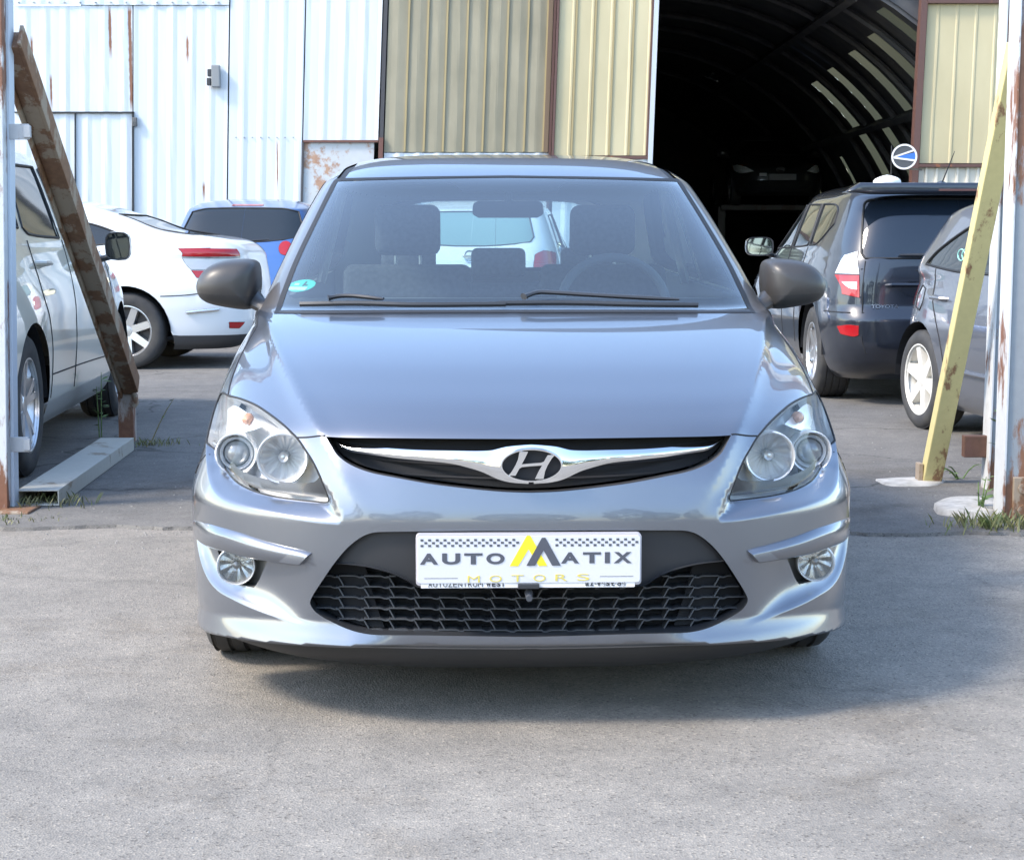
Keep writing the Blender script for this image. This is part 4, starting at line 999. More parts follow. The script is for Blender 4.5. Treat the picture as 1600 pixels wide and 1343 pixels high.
for a, b_, c, d in ((-1100, 22, -140, BOT), (22, 207, 9, 175), (209, 358, 9, BOT), (360, 477, -140, BOT), (479, 598, -140, 220)):
    under(corr('sheet', a, b_, c, d, FY, WHITE, None, phase=(a*7) % 30), shed)
under(corr('sheet', 22, 358, -140, 8, FY-.02, WHITE, None, phase=12), shed)
dr = under(empty('shed_door', (0, 0, 0)), shed)
under2 = lambda o: (setattr(o, 'parent', dr), o)[1]
for a, b_ in ((22, 116), (117.5, 206)): under2(corr('door_leaf', a, b_, 177.5, BOT, FY-.01, WHITE, None, phase=4))
for a, b_, c, d in ((22, 209, 174.5, 177), (206.5, 208.8, 175, BOT), (116, 117.4, 177, BOT)): under2(slat('door_gap', a, b_, c, d, FY-.045, mat('door_gap_dark', (.03, .035, .04), .8), None, .04))
under(slat('post', 599, 606, 215, BOT, FY-.10, rusty('red_brown_steel', (.14, .06, .045), .3), None, .10), shed)
under(slat('post', 477, 480, 222, BOT, FY-.05, mat('dark_edge', (.05, .05, .055), .7), None, .05), shed)
under(slat('corner_trim', 600, 606, -140, 215, FY-.06, mat('dark_edge', (.05, .05, .055), .7), None, .10), shed)
RP = rusty('rusty_white_sheet', (.52, .54, .55), .56, (.26, .13, .08), (.46, .30, .20), 1.9, (1, 1, 1))
under(slat('rusted_panel', 480, 592, 222, BOT, FY-.02, RP, None, .02), shed); under(slat('panel_top', 479, 598, 219, 222.5, FY-.06, rusty('red_brown_steel', (.14, .06, .045), .3), None, .05), shed)
for x in range(30, 360, 24):
    p = wp(x, 4.5, FY); under(MB().lathe([(.012, -.03), (.012, -.045), (.0005, -.048)], p, 'y', 8).build('rivet', mat('rivet_grey', (.35, .37, .38), .5, .4), None, True), shed)
for x in range(372, 476, 13):
    p = wp(x, 215, FY); under(MB().lathe([(.010, -.012), (.010, -.022), (.0005, -.024)], p, 'y', 8).build('rivet', mat('rivet_grey', (.35, .37, .38), .5, .4), None, True), shed)
# lamp box and latch
fx = empty('wall_box', wp(340, 120, FY)); tag(fx, 'grey metal switch box fixed high on the white shed wall', 'switch box')
p = fx.location
MB().box((0, -.06, 0), (.105, .09, .27)).build('case', mat('box_grey', (.22, .23, .235), .5), fx, False, .01)
MB().box((-.075, -.07, .04), (.05, .07, .09)).build('terminal', BLACKP, fx, False, .008); MB().box((-.085, -.07, -.07), (.05, .07, .09)).build('terminal', BLACKP, fx, False, .008)
hs = empty('door_hasp', wp(212, 191, FY)); tag(hs, 'small dark padlock hasp at the edge of the shed door', 'hasp')
MB().box((0, -.05, 0), (.055, .05, .11)).build('plate', mat('hasp_steel', (.12, .12, .12), .5, .5), hs, False, .006); MB().lathe([(.018, -.08), (.018, -.07), (.008, -.07)], (0, 0, -.02), 'y', 12).build('knob', BLACKP, hs, True)

# hangar front
OLIVE = add_noise_color(mat('olive_fibreglass', (.30, .27, .19), .6), (.20, .183, .125), (.29, .262, .185), 2.6, 8, .3, .7, 0, (1, 1, .5))
CREAM = add_noise_color(mat('cream_fibreglass', (.55, .47, .27), .55), (.43, .37, .22), (.53, .465, .29), 1.6, 8, .3, .7, 0, (1, 1, .4))
RIBY = mat('rib_ochre', (.34, .265, .13), .6)
BROWN = rusty('brown_frame', (.11, .055, .045), .25)
hg = empty('hangar', (3.2, FY, 0)); tag(hg, 'round-roofed hangar with yellow ribbed sliding doors and a dark open gateway', 'hangar')
olive = under(empty('sliding_door', (0, 0, 0)), hg)
def to(o, par): o.parent = par; return o
to(corr('sheet', 608, 866, -140, 238, FY-.05, OLIVE, None, 31.3, .009, 3, .30, .30), olive)
for x in (640, 670, 700, 732, 762, 795, 827, 857): to(slat('batten', x-1.4, x+1.4, -140, 237, FY-.068, RIBY, None, .02), olive)
to(corr('skirt', 608, 866, 239, BOT, FY-.04, WHITE, None, 31.3, .02), olive)
to(slat('frame', 866, 870, -140, BOT, FY-.10, BROWN, None, .08), olive); to(slat('frame', 858, 865, -140, 238, FY-.095, mat('brown_board', (.16, .11, .07), .7), None, .03), olive)  # brown strip alongside the door frame
cream = under(empty('sliding_door', (0, 0, 0)), hg)
to(corr('sheet', 875, 1019, -140, 243, FY-.25, CREAM, None, 30, .010, 4, .80, .06), cream)
for x in (902, 932, 961, 992): to(slat('batten', x-1.3, x+1.3, -140, 242, FY-.266, RIBY, None, .01), cream)
to(slat('frame', 871, 874.5, -140, 248, FY-.29, BROWN, None, .08), cream); to(slat('frame', 871, 1023, 243.5, 248.5, FY-.295, BROWN, None, .08), cream); to(slat('frame', 1019, 1022, -140, 243, FY-.29, BROWN, None, .08), cream)
to(slat('edge_strip', 1022.6, 1030, -140, BOT, FY-.31, mat('galvanised_edge', (.50, .53, .56), .45, .2), None, .10), cream)
to(corr('skirt', 875, 1022, 249, BOT, FY-.25, WHITE, None, 30, .02), cream)
under(slat('gate_post', 1440, 1450, -140, BOT, FY-.12, BROWN, None, .16), hg)
under(slat('lintel', 1450.5, 2500, -4, 5, FY-.13, BROWN, None, .10), hg); under(slat('rail', 1450.5, 2500, 256, 261, FY-.13, BROWN, None, .10), hg)
right = under(empty('side_panel', (0, 0, 0)), hg)
to(corr('sheet', 1450.5, 1600, 6, 255, FY-.06, CREAM, None, 30, .010, 10, .80, .06), right); to(corr('sheet', 1600, 2500, 6, 255, FY-.06, CREAM, None, 30, .010, 10, .80, .06), right)
to(corr('skirt', 1450.5, 2500, 262, BOT, FY-.06, mat('pale_sheet', (.58, .55, .47), .6), None, 16, .03, 2, .62, .1), right)
to(corr('sheet', 1450.5, 2500, -140, -5, FY-.06, CREAM, None, 30, .03), right)
under(corr('header_sheet', 1031, 1440, -140, -14, FY-.02, CREAM, None, 30, .03), hg)
# vault
VX, VR = 2.1, 4.85
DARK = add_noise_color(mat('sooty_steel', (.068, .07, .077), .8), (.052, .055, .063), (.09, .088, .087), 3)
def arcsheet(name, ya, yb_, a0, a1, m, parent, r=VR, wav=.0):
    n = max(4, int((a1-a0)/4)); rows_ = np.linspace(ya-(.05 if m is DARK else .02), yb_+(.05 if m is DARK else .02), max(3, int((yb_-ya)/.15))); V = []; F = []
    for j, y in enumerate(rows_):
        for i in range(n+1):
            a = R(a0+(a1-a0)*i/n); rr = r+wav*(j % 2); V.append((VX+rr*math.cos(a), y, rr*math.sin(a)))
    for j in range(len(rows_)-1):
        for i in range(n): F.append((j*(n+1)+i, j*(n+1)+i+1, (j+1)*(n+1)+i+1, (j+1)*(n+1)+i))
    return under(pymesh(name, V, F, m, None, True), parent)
SKYL = bpy.data.materials.new('skylight_sheet'); SKYL.use_nodes = True
_N, _L = SKYL.node_tree.nodes, SKYL.node_tree.links; _N.remove(_N['Principled BSDF'])
_t = _N.new('ShaderNodeBsdfTranslucent'); _t.inputs[0].default_value = (.17, .14, .075, 1); _d = _N.new('ShaderNodeBsdfDiffuse'); _d.inputs[0].default_value = (.22, .18, .10, 1)
_m = _N.new('ShaderNodeMixShader'); _m.inputs[0].default_value = .35; _L.new(_t.outputs[0], _m.inputs[1]); _L.new(_d.outputs[0], _m.inputs[2]); _L.new(_m.outputs[0], _N['Material Output'].inputs[0])
strips = [(22.45, .55, 19, 57), (24.0, .60, 19, 54), (25.7, .62, 19, 53), (27.8, .62, 19, 52), (29.6, .68, 16, 51), (32.6, .35, 17, 33), (36.5, .35, 15, 26)]
y = FY+.05
for (ys_, wd, a0, a1) in strips:
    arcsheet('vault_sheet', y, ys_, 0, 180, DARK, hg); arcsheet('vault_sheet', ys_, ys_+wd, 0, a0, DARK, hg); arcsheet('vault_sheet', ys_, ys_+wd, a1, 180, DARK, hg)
    if a1 > 40:
        arcsheet('skylight_strip', ys_, ys_+wd, a0-1, 37.6, SKYL, hg, VR+.012); arcsheet('skylight_strip', ys_, ys_+wd, 38.2, a1+1, SKYL, hg, VR+.012); arcsheet('vault_sheet', ys_, ys_+wd, 37.2, 38.6, DARK, hg)
    else: arcsheet('skylight_strip', ys_, ys_+wd, a0-1, a1+1, SKYL, hg, VR+.012)
    under(MB().tube([(VX+(VR-.08)*math.cos(R(a)), ys_+1.0, (VR-.08)*math.sin(R(a))) for a in range(0, 181, 6)], .05, 6).build('vault_rib', DARK, None, True), hg)
    y = ys_+wd
arcsheet('vault_sheet', y, 46, 0, 180, DARK, hg); arcsheet('leak_block_skin', FY+.1, 46.2, 62, 180, mat('outer_steel', (.30, .30, .29), .7), hg, VR+.14, 0); arcsheet('leak_block_skin', 33.2, 46.2, 34, 62, mat('outer_steel', (.30, .30, .29), .7), hg, VR+.14, 0)  # second skin added over the vault to block leaking light
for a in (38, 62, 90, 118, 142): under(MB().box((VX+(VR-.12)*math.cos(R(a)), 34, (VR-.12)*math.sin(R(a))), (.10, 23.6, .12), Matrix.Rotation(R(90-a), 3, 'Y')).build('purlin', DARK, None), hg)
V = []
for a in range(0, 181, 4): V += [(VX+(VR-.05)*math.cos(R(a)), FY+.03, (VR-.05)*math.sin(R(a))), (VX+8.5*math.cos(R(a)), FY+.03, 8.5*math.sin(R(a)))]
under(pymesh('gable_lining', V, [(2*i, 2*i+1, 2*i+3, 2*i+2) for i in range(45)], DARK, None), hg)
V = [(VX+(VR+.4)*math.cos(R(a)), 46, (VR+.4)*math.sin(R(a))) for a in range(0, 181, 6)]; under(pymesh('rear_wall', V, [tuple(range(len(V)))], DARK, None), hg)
a_, b_ = at(1098, 118, 33), at(1121, 127, 31)
lt_ = empty('ceiling_tube', a_); tag(lt_, 'slim pale fluorescent tube hanging in the dark hangar', 'lamp')
MB().tube([(0, 0, 0), b_-a_], .018, 8).build('tube', mat('tube_white', (.8, .8, .8), .4), lt_, True); MB().box((b_-a_)/2+Vector((0, 0, .04)), (.04, (b_-a_).length*.5, .03)).build('fitting', TRIM, lt_)
# lift inside the hangar
lift = empty('car_lift', (at(1220, 330, 33).x, 33.6, 0)); tag(lift, 'dark steel platform on posts holding up the black car inside the hangar', 'platform')
STEEL = rusty('dull_steel', (.08, .068, .055), .4, (.05, .025, .015), (.08, .045, .03))
MB().box((0, 1.6, 1.70), (2.3, 4.6, .10)).build('deck', STEEL, lift, False, .01)
for sx_ in (-1, 1):
    for yy in (-.55, 3.75): MB().box((sx_*1.12, yy, .86), (.14, .14, 1.72)).build('post', STEEL, lift, False, .01)
# round logo sign by the gate post
sc_ = at(1413, 245, 21.3); sg_ = empty('round_sign', sc_); tag(sg_, 'small round white-ringed sign with blue wedge logo beside the gate post', 'sign')
sg_.rotation_euler = (0, 0, R(-14))
r_ = 19.5/(FPX/21.3)
MB().lathe([(.0005, .0), (r_*.98, 0), (r_, .015), (r_, .10), (.0005, .10)], axis='y', n=40).build('case', mat('sign_case', (.05, .055, .065), .4), sg_, True)
MB().lathe([(r_*1.0, -.004), (r_*1.0, -.010), (r_*.86, -.010), (r_*.86, -.002)], axis='y', n=40).build('ring', PLATEW, sg_, True)
q = lambda pts: [(x*r_, z*r_) for x, z in pts]
MB().prism(q([(-.80,-.05),(.88,.34),(.97,0),(.88,-.30)]), -.006, -.001).build('blue_wedge', mat('sign_blue', (.03, .13, .50), .35), sg_)
MB().prism(q([(-.86,.02),(.70,.56),(.78,.44),(-.60,-.02)]), -.009, -.001).build('white_bar', PLATEW, sg_); MB().prism(q([(-.86,.0),(-.60,-.03),(.86,-.24),(.84,-.38),(-.8,-.14)]), -.0095, -.001).build('white_bar', PLATEW, sg_)
MB().tube([(.02, .05, -r_*.9), (.20, .55, -r_*.9)], .012, 6).build('bracket', BLACKP, sg_, True)
MB().tube([(-.155, .05, r_*.9), (-.155, .05, -.30)], .006, 6).build('cable', BLACKP, sg_, True)

# ------------------------------------------------------------------ gate posts, braces, loose steel
RW1 = rusty('flaking_white_steel', (.62, .64, .65), .48, (.15, .06, .03), (.25, .12, .07), 4.5, (1, 1, .3))
RW2 = rusty('flaking_grey_steel', (.29, .315, .335), .56, (.16, .065, .035), (.27, .14, .08), 4.5, (1, 1, .28))
RB = rusty('rusted_brown_steel', (.34, .27, .20), .56, (.11, .052, .028), (.27, .145, .075), 7.0, (1, 1, .6))
YS = rusty('yellow_steel', (.60, .52, .24), .36, (.18, .09, .05), (.30, .17, .08), 6.0, (1, 1, .5))
def beam(name, a, b, w_, d_, m, parent, bev=.004):
    a, b = Vector(a), Vector(b); ax = (b-a).normalized(); sx_ = Vector((1, 0, 0)); sx_ = (sx_-ax*sx_.dot(ax)).normalized(); sy = ax.cross(sx_)
    V = []
    for p in (a, b):
        for i, j in ((-1, -1), (1, -1), (1, 1), (-1, 1)): V.append(p+sx_*i*w_/2+sy*j*d_/2)
    return MB().add(V, [(3, 2, 1, 0), (4, 5, 6, 7), (0, 1, 5, 4), (1, 2, 6, 5), (2, 3, 7, 6), (3, 0, 4, 7)]).build(name, m, parent, False, bev)
gp = on_ground(8, 803); b0 = Vector((gp.x-.055, gp.y+.06, 0)); tp = at(3, -160, gp.y+.06)-Vector((.055, 0, 0))
post = empty('gate_post', b0); tag(post, 'flaking white gate post with rust patches at the left edge', 'post')
beam('shaft', (0, 0, 0), tp-b0, .13, .11, RW1, post)
beam('side_flange', Vector((.072, .03, 0)), tp-b0+Vector((.072, .03, 0)), .014, .07, mat('post_shade_blue', (.55, .62, .70), .5), post, .002)  # bluish shade of the post's right face put into its colour
for py in (206, 694):
    p = at(30, py, b0.y)-b0; MB().box(p, (.085, .012, .065)).box(p+Vector((.035, -.004, 0)), (.03, .02, .05)).build('hinge_tab', rusty('tab_steel', (.45, .46, .47), .3, (.14, .06, .03), (.22, .11, .06), 9.0), post, False, .003)
MB().box((.03, -.05, .012), (.3, .2, .025)).build('foot_plate', RB, post, False, .006)
ba, bb = at(17, 62, b0.y+.05), at(204, 606, 9.75); br = empty('brace', bb); tag(br, 'rusty brown diagonal brace leaning from the left gate post to a short stub', 'brace')
beam('web', ba-bb, (0, 0, 0), .075, .085, RB, br); fl = (bb-ba).normalized()
beam('flange', ba-bb+Vector((.045, -.02, .02)), Vector((.045, -.02, .02)), .016, .10, RB, br, .003); beam('flange', ba-bb+Vector((-.045, -.02, -.02)), Vector((-.045, -.02, -.02)), .014, .09, RB, br, .003)
sp_ = on_ground(200, 692); stub = empty('stub_post', sp_); tag(stub, 'short rusted stub post in the ground under the brown brace', 'post')
beam('shaft', (0, 0, 0), (0, 0, .36), .085, .085, rusty('stub_steel', (.42, .36, .32), .62, (.12, .05, .03), (.26, .13, .08)), stub)
MB().tube([(.035, -.05, .33), (.06, -.06, .28), (.065, -.06, .235), (.05, -.06, .215)], .016, 8).build('hook', RB, stub, True)
# hollow steel section lying on the ground
c1, c2, c3 = on_ground(29, 763.6, .085), on_ground(92, 765, .085), on_ground(209, 683.5, .085)
bx = empty('steel_section', (0, 0, 0)); bx.location = (c2.x-.09, c2.y, 0); tag(bx, 'dirty cream hollow steel section lying on the ground by the beige car', 'steel beam')
dirn = (Vector((c3.x, c3.y, 0))-Vector((c2.x, c2.y, 0))); Ls = dirn.length; dirn.normalize(); nn_ = Vector((-dirn.y, dirn.x, 0))
CRS = rusty('dirty_cream_steel', (.50, .48, .42), .30, (.22, .17, .12), (.34, .28, .21), 4, (1, 1, 1))
Wd = .178; Hh = .085; th_ = .006
def wall(name, o0, s1, s2):
    o0, s1, s2 = Vector(o0), Vector(s1), Vector(s2); d = dirn*Ls
    V = [o0, o0+s1, o0+s1+s2, o0+s2]+[o0+d, o0+s1+d, o0+s1+s2+d, o0+s2+d]
    MB().add(V, [(3, 2, 1, 0), (4, 5, 6, 7), (0, 1, 5, 4), (1, 2, 6, 5), (2, 3, 7, 6), (3, 0, 4, 7)]).build(name, CRS, bx, False, .0015)
Z = Vector((0, 0, 1)); o_ = Vector((.09, 0, 0))
wall('top_plate', o_+Z*(Hh-th_), nn_*Wd, Z*th_); wall('bottom_plate', o_+Z*.016, nn_*Wd, Z*th_); wall('side_plate', o_+Z*.0225, nn_*th_, Z*(Hh-th_-.023)); wall('side_plate', o_+nn_*(Wd-th_)+Z*.0225, nn_*th_, Z*(Hh-th_-.023))
# right-hand posts
for (xt, xb, yb_, w_, d_, m_, lab) in ((1571, 1546, 770, .085, .12, RW2, 'slim flaking gate post behind the weeds at the right edge'), (1590, 1569, 818, .115, .14, RW2, 'thick rust-streaked gate post at the far right edge of the gateway')):
    g = on_ground(xb, yb_); Yp = g.y+d_/2; top = at(xt-(1600-0)*0.0, -160, Yp)
    top = at(xt+(xt-xb)*.2, -160, Yp)
    e = empty('gate_post', (g.x+w_/2, Yp, 0)); tag(e, lab, 'post')
    beam('shaft', (0, 0, 0), (top.x+w_/2-g.x-w_/2, 0, top.z), w_, d_, m_, e)
    beam('sunlit_edge', (-w_/2-.006, -.01, 0), (top.x-g.x-w_/2-.006, -.01, top.z), .010, d_*1.02, RW1, e, .002)  # white strip paints in the sunlit left face of the post
    if yb_ > 800:
        for k in range(3): MB().tube([(.01+.035*(k % 2), -d_/2-.03, .06+.045*k), (.01+.035*(k % 2), -d_/2+.01, .06+.045*k)], .022, 8).build('bolt', RB, e, True)
        MB().box((.02, -d_/2-.012, .11), (.10, .02, .17)).build('hinge_plate', RB, e, False, .004)
    else: MB().box((-.10, 0, .21), (.11, .05, .10)).build('bracket', rusty('rust_bracket', (.12, .06, .045), .7, (.06, .03, .02), (.14, .07, .045)), e, False, .004)
yb0 = on_ground(1453, 757); yt = at(1592, 70, 7.45); yb_e = empty('brace', yb0); tag(yb_e, 'yellow painted diagonal brace leaning up to the right gate post', 'brace')
beam('bar', Vector((0, 0, .01)), yt-yb0, .088, .075, YS, yb_e)
MB().box((-.052, 0, .055), (.022, .07, .10)).build('foot_bracket', RB, yb_e, False, .003)
def ground_patch(name, pts, h, m, label, cat):
    P = [on_ground(*p) for p in smooth_loop(pts, 5)]; c = sum(P, Vector())/len(P); e = empty(name, (c.x, c.y, 0)); tag(e, label, cat); n = len(P); V = []
    for s_, z in ((1.0, .010), (.97, h), (.6, h*1.15)):
        for p in P: V.append((( p.x-c.x)*s_, (p.y-c.y)*s_, z))
    V.append((0, 0, h*1.18)); F = []
    for i in range(2):
        for k in range(n): F.append((i*n+k, i*n+(k+1) % n, (i+1)*n+(k+1) % n, (i+1)*n+k))
    for k in range(n): F.append((2*n+k, 2*n+(k+1) % n, 3*n))
    pymesh(name+'_slab', V, F, m, e, True); return e
PALE = add_noise_color(mat('pale_concrete', (.48, .455, .41), .9), (.33, .31, .275), (.56, .53, .48), 22, 8, .3, .7, .4)
ground_patch('base_plate', [(1367,755),(1400,752.5),(1450,752),(1478,757),(1462,763),(1420,764.5),(1385,763)], .022, PALE, 'flat pale plate on the ground under the yellow brace', 'plate')
ground_patch('concrete_footing', [(1458,800),(1478,791),(1510,788),(1545,789),(1565,795),(1566,808),(1545,815),(1510,815),(1480,811),(1464,808)], .04, PALE, 'whitish rough concrete footing at the foot of the right gate posts', 'footing')

# ------------------------------------------------------------------ weeds
LEAF = add_noise_color(mat('weed_leaf', (.10, .17, .045), .6), (.07, .13, .035), (.15, .22, .07), 30)
DRY = mat('dry_stalk', (.28, .24, .13), .8)
def weed(px, py, h, n, label, spread=.05, leaf=.035, lean_=0.0, dy=0.0):
    g = on_ground(px, py); g.y += dy; e = empty('weed', (g.x, g.y, .010)); tag(e, label, 'weed', 'weeds by the gateway')
    st = MB(); lv = MB()
    for k in range(n):
        a = random.uniform(0, 6.28); tip = Vector((math.cos(a)*spread+lean_*h, math.sin(a)*spread, h*random.uniform(.7, 1.0))); base = Vector((math.cos(a)*.012, math.sin(a)*.012, 0))
        pts = [base+(tip-base)*f+Vector((0, 0, .02*math.sin(f*3))) for f in (0, .35, .7, 1)]; st.tube(pts, [.004, .0035, .003, .0015], 5)
        for j in range(int(h/.028)):
            f = random.uniform(.12, 1); p = base+(tip-base)*f; b_ = random.uniform(0, 6.28); d = Vector((math.cos(b_), math.sin(b_), random.uniform(-.1, .6))).normalized(); l = leaf*random.uniform(.6, 1.3); s_ = d.cross(Vector((0, 0, 1))).normalized()*l*.24
            lv.add([p, p+d*l*.5+s_, p+d*l, p+d*l*.5-s_+Vector((0, 0, .004))], [(0, 1, 2), (0, 2, 3)])
    st.build('stem', DRY if n < 2 else LEAF, e, True); lv.build('leaves', LEAF, e)
weed(180, 676, .38, 2, 'tall narrow green weed in front of the stub post', .03, .05, .02, -.35)
weed(236, 694, .26, 1, 'thin leaning sprig of weed right of the stub post', .06, .03, .5)
weed(1556, 775, .42, 5, 'leafy green weed climbing between the right gate posts', .07, .06, 0, -.25)
weed(1530, 808, .17, 3, 'small bright weed on the concrete footing', .05, .045)
weed(1500, 752, .07, 4, 'low sparse weed near the foot of the yellow brace', .10, .03)
def tuft(px, py, n, h, spread, label):
    g = on_ground(px, py); e = empty('grass_tuft', (g.x, g.y, .006)); tag(e, label, 'grass', 'grass tufts'); mb = MB()
    for k in range(n):
        x, y_ = random.gauss(0, spread), random.gauss(0, spread*.5); a = random.uniform(0, 6.28); hh = h*random.uniform(.4, 1.1); d = Vector((math.cos(a), math.sin(a), 0))*hh*.6; s_ = Vector((-math.sin(a), math.cos(a), 0))*.003
        mb.add([(x-s_.x, y_-s_.y, 0), (x+s_.x, y_+s_.y, 0), (x+d.x*.5+s_.x*.7, y_+d.y*.5+s_.y*.7, hh*.7), (x+d.x, y_+d.y, hh)], [(0, 1, 2), (0, 2, 3)])
    o = mb.build('blades', add_noise_color(mat('grass_green', (.14, .17, .06), .7), (.10, .14, .04), (.24, .22, .11), 9), e); o['kind'] = 'stuff'
tuft(235, 699, 120, .05, .09, 'flat green grass tuft at the far end of the steel section')
tuft(44, 793, 220, .06, .14, 'scruffy grass tuft under the near end of the steel section')
tuft(1578, 829, 260, .07, .12, 'dry grass tuft at the foot of the thick right gate post')
tuft(14, 818, 90, .03, .12, 'sparse grass tuft in front of the left gate post')
# small stones lying about
STN = add_noise_color(mat('stone_chip', (.22, .21, .19), .9), (.14, .135, .125), (.30, .285, .26), 20)
V = []; F = []
for k in range(900):
    px = random.choice([random.uniform(200, 330), random.uniform(1330, 1590), random.uniform(0, 1600), random.uniform(30, 300)]); py = random.choice([random.uniform(640, 860), random.uniform(840, 1330)])
    g = on_ground(px, py, .014 if py < 800 else .0); r_ = random.uniform(.0015, .0055)*(1.3 if py < 860 else .8); i0_ = len(V)
    for d in ((1, 0, 0), (0, 1, 0), (-1, 0, 0), (0, -1, 0), (0, 0, .8), (0, 0, -.5)): V.append((g.x+d[0]*r_*random.uniform(.7, 1.2), g.y+d[1]*r_*random.uniform(.7, 1.2), g.z+d[2]*r_))
    for a, b_ in ((0, 1), (1, 2), (2, 3), (3, 0)): F += [(i0_+a, i0_+b_, i0_+4), (i0_+b_, i0_+a, i0_+5)]
tag(pymesh('gravel', V, F, STN), 'loose grit and stone chips scattered over the asphalt', 'gravel', kind='stuff')
# trees standing across the road behind the viewer: they show in the paintwork
V = []; F = []
for k in range(9):
    tx, ty, hh = -30+k*8+random.uniform(-2, 2), -34+random.uniform(-4, 4), random.uniform(6, 10)
    for j in range(420):
        v = Vector((random.gauss(0, 1), random.gauss(0, 1), random.gauss(0, 1))).normalized()*random.uniform(.5, 1)**.4; p = Vector((tx, ty, hh*.55))+Vector((v.x*hh*.42, v.y*hh*.36, v.z*hh*.5)); s_ = random.uniform(.25, .6)
        a = Vector((random.gauss(0, 1), random.gauss(0, 1), random.gauss(0, 1))).normalized(); b_ = a.orthogonal().normalized(); i0_ = len(V)
        V += [p+a*s_, p+b_*s_, p-a*s_, p-b_*s_]; F.append((i0_, i0_+1, i0_+2, i0_+3))
tag(pymesh('treeline', V, F, mat('tree_leaf', (.05, .075, .03), .8)), 'row of trees across the road mirrored in the paintwork', 'trees', kind='stuff')

# ------------------------------------------------------------------ the other cars
def gen_levels(L, W, Hh, kind, hood=.66, ws=1.08, pf=5.0, pr=7.5, rear=None):
    h = Hh/1.48; W2 = W/2
    zz = [.17,.22,.30,.42,.55,.66,.74,.82,.89,.945,.965,1.0,1.1,1.2,1.3,1.36,1.40,1.43,1.453,1.468,1.4765,1.4795]
    yf = [.14,.06,.02,0,.01,.05,.16,.42,.74,.99,ws,ws+.07,ws+.26,ws+.46,ws+.68,ws+.83,ws+.96,ws+1.10,ws+1.26,ws+1.42,ws+1.55,ws+1.62]
    wv = [.90,.945,.975,.99,1.0,1.0,.992,.978,.958,.942,.935,.925,.885,.842,.797,.765,.725,.65,.54,.40,.2,.02]
    if kind == 'hatch': yr = [.18,.08,.02,0,.01,.04,.06,.08,.10,.13,.14,.16,.24,.33,.43,.50,.58,.72,.90,1.15,1.40,1.55]
    elif kind == 'suv': yr = [.20,.10,.03,0,.0,.05,.055,.06,.07,.08,.085,.095,.13,.18,.25,.31,.40,.55,.78,1.1,1.4,1.6]
    elif kind == 'sedan': yr = [.20,.10,.03,0,.0,.015,.02,.03,.04,.05,.055,.07,.20,.80,1.08,1.28,1.48,1.84,1.97,2.08,2.16,2.2]
    if rear: yr = rear
    yr = [L-k for k in yr]; out = []; ym = (yf[-1]+yr[-1])/2
    n = len(zz); yft, yrt = yf[-1], yr[-1]
    if yrt-yft < .02:
        for i in range(15, n):
            f = (i-15)/(n-16); yf[i] = yf[15]+(ym-.02-yf[15])*f**1.0; yr[i] = yr[15]+(ym+.02-yr[15])*f**1.0
    elif True:
        for i in range(16, n):
            f = ((i-15)/(n-16))**1.15; yf[i] = yf[15]+(ym-.02-yf[15])*f; yr[i] = yr[15]+(ym+.02-yr[15])*f
    for i in range(n):
        g = min(1, max(0, (zz[i]-.93)/.1)); yb = (1-g)*L*.46+g*(yf[i]+yr[i])/2
        out.append((zz[i]*h, yf[i], yr[i], wv[i]*W2, yb, pf+(5.0-pf)*g, pr+(6.5-pr)*g))
    return out
